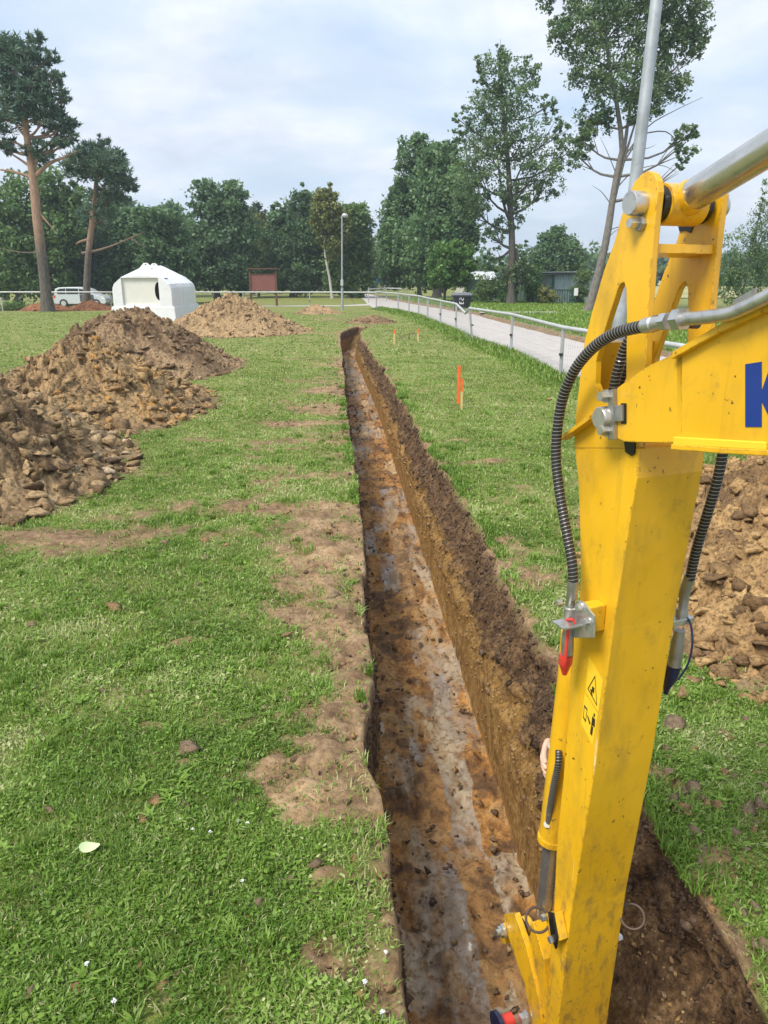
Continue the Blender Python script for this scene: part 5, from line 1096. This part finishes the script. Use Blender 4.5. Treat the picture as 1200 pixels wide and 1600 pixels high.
# hydraulic hoses
def hose(path, nm='hydraulic_hose', r=.0135, pitch=.0098, spiral=True):
    P = spline(path, 90); o_ = MB().tube(P, r*.95, 12).build(nm, M['rubber'], EX, smooth=60)
    if spiral:
        seg = np.linalg.norm(np.diff(P, axis=0), axis=1); cum = np.r_[0, np.cumsum(seg)]; Lh = cum[-1]; n = int(Lh/pitch*12)
        tt = np.linspace(0, Lh, n); Q = np.stack([np.interp(tt, cum, P[:, i]) for i in range(3)], -1); T = np.gradient(Q, axis=0); T /= np.linalg.norm(T, axis=1)[:, None]
        u = np.cross(T[0], [0, 0, 1.]); u /= np.linalg.norm(u); H = []
        for i in range(n):
            u = u-T[i]*(u@T[i]); u /= np.linalg.norm(u); v = np.cross(T[i], u); a = 2*math.pi*tt[i]/pitch; H.append(Q[i]+(r-.0002)*(math.cos(a)*u+math.sin(a)*v))
        s_ = MB().tube(H, .00095, 4).build('spiral_guard', M['wire'], None, smooth=80, fixn=False); attach(s_, o_)
    return o_
NL = -.062
hose([UP(px, py, NL) for px, py in [(1012, 509), (985, 514), (955, 524), (925, 545), (898, 578), (880, 620), (871, 670), (869, 720), (876, 780), (886, 835), (894, 880), (896, 912)]])
hose([UP(px, py, .035) for px, py in [(1075, 500), (1030, 500), (1000, 510), (980, 535), (966, 575), (958, 610), (955, 650)]], r=.012)
hose([UP(px, py, .075) for px, py in [(1090, 505), (1040, 505), (1008, 520), (988, 550), (976, 590), (970, 625), (968, 660)]], r=.012)
hose([UP(px, py, W+.062) for px, py in [(1092, 520), (1118, 560), (1130, 620), (1131, 690), (1122, 745), (1106, 800), (1092, 845), (1083, 880), (1078, 905)]])
hose([UP(px, py, W+.03) for px, py in [(1085, 523), (1110, 526), (1130, 520), (1150, 505)]], r=.012)
# upper fitting and steel tube along the boom
fit = [UP(px, py, NL) for px, py in [(1008, 509), (1036, 503)]]
MB().tube([fit[0], fit[0]*.55+fit[1]*.45, fit[0]*.5+fit[1]*.5, fit[1]], [.017, .017, .0145, .0145], 16).build('hose_fitting', M['steel'], EX, smooth=40)
MB().hexbolt(UP(1036, 503, NL), UP(1056, 500, NL)-UP(1036, 503, NL), .019, .018).hexbolt(UP(1056, 500, NL), UP(1072, 498, NL)-UP(1056, 500, NL), .023, .022).build('hose_nut', M['steel'], EX)
tb = spline([UP(1066, 499, NL), UP(1100, 496, NL), UP(1140, 490, NL), UP(1165, 480, NL), UP(1200, 463, NL), UP(1280, 420, NL)], 24)
MB().tube(tb, .0135, 14).build('steel_tube', M['steel'], EX, smooth=60)
a = UP(1148, 474, -.01); MB().hexa([UP(1146, 480, -.05), UP(1180, 462, -.05), UP(1182, 462, .03), UP(1150, 480, .03)], [p+np.array([0, 0, .014]) for p in (UP(1146, 480, -.05), UP(1180, 462, -.05), UP(1182, 462, .03), UP(1150, 480, .03))]).build('tube_clamp', M['graysteel'], EX, bevel=.001)
# lower coupling bracket, left side
MB().prism([UP(px, py, -.0005) for px, py in [(912, 944), (934, 936), (948, 945), (944, 985), (918, 985)]], -EN*.05).build('bracket_block', Y, EX, bevel=.003)
br = [UP(px, py, -.051) for px, py in [(897, 952), (905, 938), (914, 940), (931, 962), (930, 996), (897, 996)]]
MB().prism(br, -EN*.006).build('coupling_bracket', M['steel'], EX, bevel=.001)
q0 = UP(898, 975, NL); MB().hexa([q0-EF*.022-EN*.05, q0-EF*.022+EN*.012, q0+EF*.03+EN*.012, q0+EF*.03-EN*.05], [p+np.array([0, 0, .006]) for p in (q0-EF*.022-EN*.05, q0-EF*.022+EN*.012, q0+EF*.03+EN*.012, q0+EF*.03-EN*.05)]).build('coupling_shelf', M['steel'], EX, bevel=.001)
for px, py in [(907, 948), (919, 971), (876, 942)]: MB().hexbolt(UP(px, py, -.057), -EN, .009, .012).hexbolt(UP(px, py, -.057), -EN, .012, .003, 16).build('bolt', M['steel'], EX)
def vt(pts, nm, mt, n, sides=16):
    P = [UP(px, py, n) for px, py, r in pts]; return MB().tube(P, [r for _, _, r in pts], sides).build(nm, M[mt], EX, smooth=40)
vt([(896, 908, .0145), (893, 935, .0145), (892, 937, .012), (891, 948, .012), (891, 950, .016), (890, 968, .016)], 'hose_fitting', 'graysteel', NL)
vt([(889, 972, .013), (887, 1000, .0165), (886, 1022, .0165)], 'quick_coupler', 'graysteel', NL)
vt([(885, 1022, .018), (883, 1036, .019), (883, 1040, .015), (882, 1054, .006)], 'dust_cap', 'red', NL)
MB().tube([UP(889, 974, NL-.018), UP(886, 1000, NL-.021), UP(883, 1034, NL-.02)], .0045, 6).tube([UP(882, 968, NL-.012), UP(896, 968, NL-.014), UP(898, 974, NL-.01)], .004, 6).build('cap_strap', M['red'], EX, smooth=60)
# right side coupling
NR = W+.062
vt([(1078, 900, .0145), (1070, 925, .0145), (1067, 950, .012), (1066, 952, .016), (1064, 968, .016)], 'hose_fitting', 'graysteel', NR)
q0 = UP(1062, 972, NR); MB().hexa([q0-EF*.02-EN*.06, q0-EF*.02+EN*.03, q0+EF*.03+EN*.03, q0+EF*.03-EN*.06], [p+np.array([0, 0, .018]) for p in (q0-EF*.02-EN*.06, q0-EF*.02+EN*.03, q0+EF*.03+EN*.03, q0+EF*.03-EN*.06)]).build('coupling_shelf', M['steel'], EX, bevel=.002)
vt([(1062, 985, .014), (1058, 1010, .018), (1054, 1040, .018)], 'quick_coupler', 'graysteel', NR)
vt([(1053, 1040, .020), (1048, 1058, .019), (1042, 1074, .010), (1040, 1084, .006)], 'dust_cap', 'navy', NR)
MB().tube(spline([UP(1056, 958, NR-.01), UP(1076, 968, NR+.01), UP(1082, 1000, NR+.012), UP(1076, 1035, NR+.01), UP(1060, 1062, NR)], 20), .003, 6).build('cap_cord', M['navy'], EX, smooth=60)
# stickers on the left face
def dec(pts, mt, k, nm): MB().prism([UP(px, py, -.0003*k) for px, py in pts], -EN*.0003).build(nm, M[mt], EX)
dec([(920, 1025), (942, 1063), (935, 1112), (915, 1080)], 'sticker', 1, 'warning_sticker'); dec([(914, 1083), (934, 1116), (926, 1164), (908, 1130)], 'sticker', 1, 'warning_sticker')
tri = [(930, 1055), (933, 1104), (918, 1076)]; tc_ = np.mean(tri, axis=0)
def ring_(pts, s): c = np.mean(pts, axis=0); return [tuple(c+(np.array(p)-c)*s) for p in pts]
MB().prism([UP(*p, -.0008) for p in tri], -EN*.0003, [[UP(*p, -.0008) for p in ring_(tri, .84)]]).build('warning_triangle', M['black'], EX)
dec([(925, 1072), (929, 1075), (928, 1084), (925, 1080)], 'black', 3, 'warning_symbol'); dec([(922, 1076), (925, 1078), (926, 1088), (924, 1086)], 'black', 3, 'warning_symbol')
for q in ([(925.5, 1119), (930, 1124), (929, 1137), (924, 1132)], [(924, 1132), (927, 1137), (925, 1150), (922, 1146)], [(928, 1114), (930, 1116), (929, 1121), (927, 1119)], [(917, 1117), (919, 1119), (923, 1131), (921, 1132)]): dec(q, 'black', 3, 'warning_symbol')
fr = [(913, 1101), (918, 1108), (915, 1129), (911, 1121)]; MB().prism([UP(*p, -.0008) for p in fr], -EN*.0003, [[UP(*p, -.0008) for p in ring_(fr, .72)]]).build('warning_symbol', M['black'], EX)
# bucket cylinder in front of the stick (centre plane)
NC = W/2
def axis_pt(pxl, py, R):                     # left silhouette pixel -> axis point on the centre plane
    p = UP(pxl, py, NC); z = (p-CP)@CF; return UP(pxl+R/z*1200, py, NC)
RB = .043
A0 = axis_pt(884, 985, RB*.6); A1 = axis_pt(873, 1050, RB); A2 = axis_pt(845, 1290, RB); A3 = axis_pt(842, 1312, RB)
MB().tube([A0, A1, A2, A2*.1+A3*.9], [RB*.9, RB, RB, RB], 28).tube([A2*.35+A3*.65, A3], [RB*1.09]*2, 28).build('bucket_cylinder', Y, EX, smooth=40)
B1 = axis_pt(838, 1425, .027); MB().tube([A3, A3+(B1-A3)*1.02], .027, 24).build('cylinder_rod', M['chrome'], EX, smooth=40)
zc_ = lambda p: (p-CP)@CF
fr_ = lambda px, py, dz: CP+ray(px, py)*(zc_(UP(px, py, NC))-dz)
p0 = fr_(868, 1168, .052); p1 = fr_(857, 1285, .052)
MB().tube([fr_(862, 1165, .04), fr_(862, 1165, .058)], .013, 14).build('hose_union', M['graysteel'], EX, smooth=40)
MB().tube([p0, fr_(874, 1172, .05)], .010, 6).build('hose_fitting', M['graysteel'], EX)
MB().tube([A1*.5+A2*.5+[0, 0, .1], fr_(866, 1158, .045)], .016, 14).build('port_boss', Y, EX, smooth=40)
ho = spline([fr_(873, 1172, .066), fr_(872, 1195, .088), fr_(865, 1228, .092), fr_(860, 1258, .086), fr_(858, 1270, .076)], 40)
hose(ho, r=.0105, pitch=.008)
MB().tube([fr_(859, 1266, .078), fr_(857, 1284, .066)], .010, 10).build('hose_fitting', M['graysteel'], EX, smooth=40); MB().tube([fr_(855, 1288, .035), fr_(855, 1288, .078)], .012, 6).build('hose_union', M['graysteel'], EX)
# bucket linkage
def linkarm(n0, nm='link_arm', th=.022):
    oc = [(787, 1429), (804, 1428), (812, 1450), (822, 1480), (832, 1520), (840, 1555), (846, 1590), (848, 1620), (836, 1620), (829, 1585), (820, 1545), (808, 1505), (796, 1470), (790, 1450)]
    MB().prism([UP(px, py, n0) for px, py in oc], EN*th).build(nm, Y, EX, bevel=.002)
NK = .02
linkarm(NK); linkarm(W-.045)
pb = UP(789, 1453, NK); MB().hexbolt(pb-EN*.004, -EN, .024, .012, 20).hexbolt(pb-EN*.012, -EN, .019, .014).hexbolt(pb-EN*.026, -EN, .012, .01, 12).build('bolt', M['steel'], EX)
pc = UP(806, 1452, NC); MB().tube([pc-EN*.06, pc+EN*.06], .034, 24).build('rod_eye', Y, EX, smooth=40)
MB().tube([pc+EN*(.018), pc+EN*.03], .037, 20).build('grease_seal', M['grease'], EX, smooth=40)
MB().prism([UP(px, py, .03) for px, py in [(832, 1440), (850, 1500), (858, 1600), (845, 1600), (840, 1540), (826, 1470)]], EN*.14).build('stick_nose', Y, EX, bevel=.003)
# side lug block, bolt plate and steel rings
MB().prism([UP(px, py, -.0005) for px, py in [(864, 1423), (880, 1422), (888, 1466), (872, 1467)]], -EN*.03).build('lug_block', Y, EX, bevel=.003)
MB().prism([UP(px, py, -.031) for px, py in [(859, 1424), (866, 1426), (873, 1465), (871, 1482), (864, 1462)]], -EN*.008).build('lug_plate', M['grease'], EX, bevel=.001)
for px, py in [(852, 1433), (864, 1467)]: MB().hexbolt(UP(px, py, -.036), -EN, .011, .014).build('bolt', M['steel'], EX)
cR = UP(840, 1437, -.05); vdir = CP-cR; vdir /= np.linalg.norm(vdir); MB().torus(cR, vdir+np.array([0, 0, .35])+EN*.1, .036, .0042).build('lifting_ring', M['rust'], EX, smooth=80)
cR = UP(988, 1432, W+.028); vdir = CP-cR; vdir /= np.linalg.norm(vdir); MB().torus(cR, vdir+np.array([0, 0, .35]), .036, .0042).build('lifting_ring', M['rust'], EX, smooth=80)
MB().hexbolt(UP(964, 1466, W), EN, .011, .016).build('bolt', M['steel'], EX)
# lower pin with red bush and dark washer
p = UP(823, 1590, NK); MB().hexbolt(p, -EN, .026, .012, 20).hexbolt(p-EN*.012, -EN, .02, .016).build('bolt', M['steel'], EX)
p = UP(800, 1592, NK-.03); MB().tube([p, p-EN*.05], .024, 20).build('bush', M['red'], EX, smooth=40); MB().tube([p-EN*.05, p-EN*.065], [.045, .045], 24).build('washer', M['navy'], EX, smooth=40)
MB().prism([UP(px, py, W) for px, py in [(868, 1560), (888, 1585), (892, 1640), (862, 1640)]], EN*.03).build('nose_boss', Y, EX, bevel=.003)
# ------------------------------------------------------------------ hand behind the bucket cylinder
def hand():
    zr = zc_(UP(860, 1185, NC))
    def hp(px, py, dz): return CP+ray(px, py)*(zr+dz)
    root = hp(869, 1182, .07)
    chains = []
    for k, (k1, k2, tip, rr) in enumerate([((856, 1156, .055), (849.5, 1176, .02), (853, 1194, -.012), .0088), ((855, 1163, .05), (847.5, 1184, .012), (854, 1203, -.016), .0092), ((855, 1172, .052), (848.5, 1194, .018), (854.5, 1211, -.008), .0088), ((857, 1184, .06), (851, 1204, .03), (855.5, 1217, .012), .0078)]):
        chains.append(([hp(*k1), (hp(*k1)+hp(*k2))/2+[-.003, 0, 0], hp(*k2), (hp(*k2)+hp(*tip))/2+[-.002, 0, 0], hp(*tip)], [rr*1.2, rr*1.1, rr*1.08, rr, rr*.85]))
    thumb = ([hp(872, 1162, .075), hp(880, 1150, .06), hp(884, 1140, .05)], [.012, .011, .009])
    verts = [root, hp(866, 1175, .07), hp(860, 1166, .064), hp(880, 1196, .085), hp(905, 1215, .11), hp(940, 1250, .14)]; rad = [.024, .022, .016, .022, .028, .038]
    edges = [(0, 1), (1, 2), (0, 3), (3, 4), (4, 5)]
    for ch, rd_ in chains:
        b = len(verts); verts += ch; rad += rd_; edges.append((2 if ch is not chains[-1][0] else 1, b)); edges += [(b+i, b+i+1) for i in range(len(ch)-1)]
    b = len(verts); verts += thumb[0]; rad += thumb[1]; edges.append((0, b)); edges += [(b, b+1), (b+1, b+2)]
    me = bpy.data.meshes.new('hand'); me.from_pydata([tuple(v-root) for v in verts], edges, []); me.materials.append(M['skin'])
    o = bpy.data.objects.new('hand', me); COL.objects.link(o); o.location = tuple(root)
    sk = o.modifiers.new('skin', 'SKIN'); sk.use_smooth_shade = True
    for v, r in zip(me.skin_vertices[0].data, rad): v.radius = (r, r)
    me.skin_vertices[0].data[0].use_root = True
    ss_ = o.modifiers.new('sub', 'SUBSURF'); ss_.levels = 2; ss_.render_levels = 2
    tag(o, 'bare hand gripping the yellow bucket cylinder from behind', 'hand')
    MB().tube([verts[4], verts[4]*.4+verts[5]*.6, verts[5]], [.032, .042, .046], 16).build('sleeve', M['sleeve'], o, smooth=60)
hand()
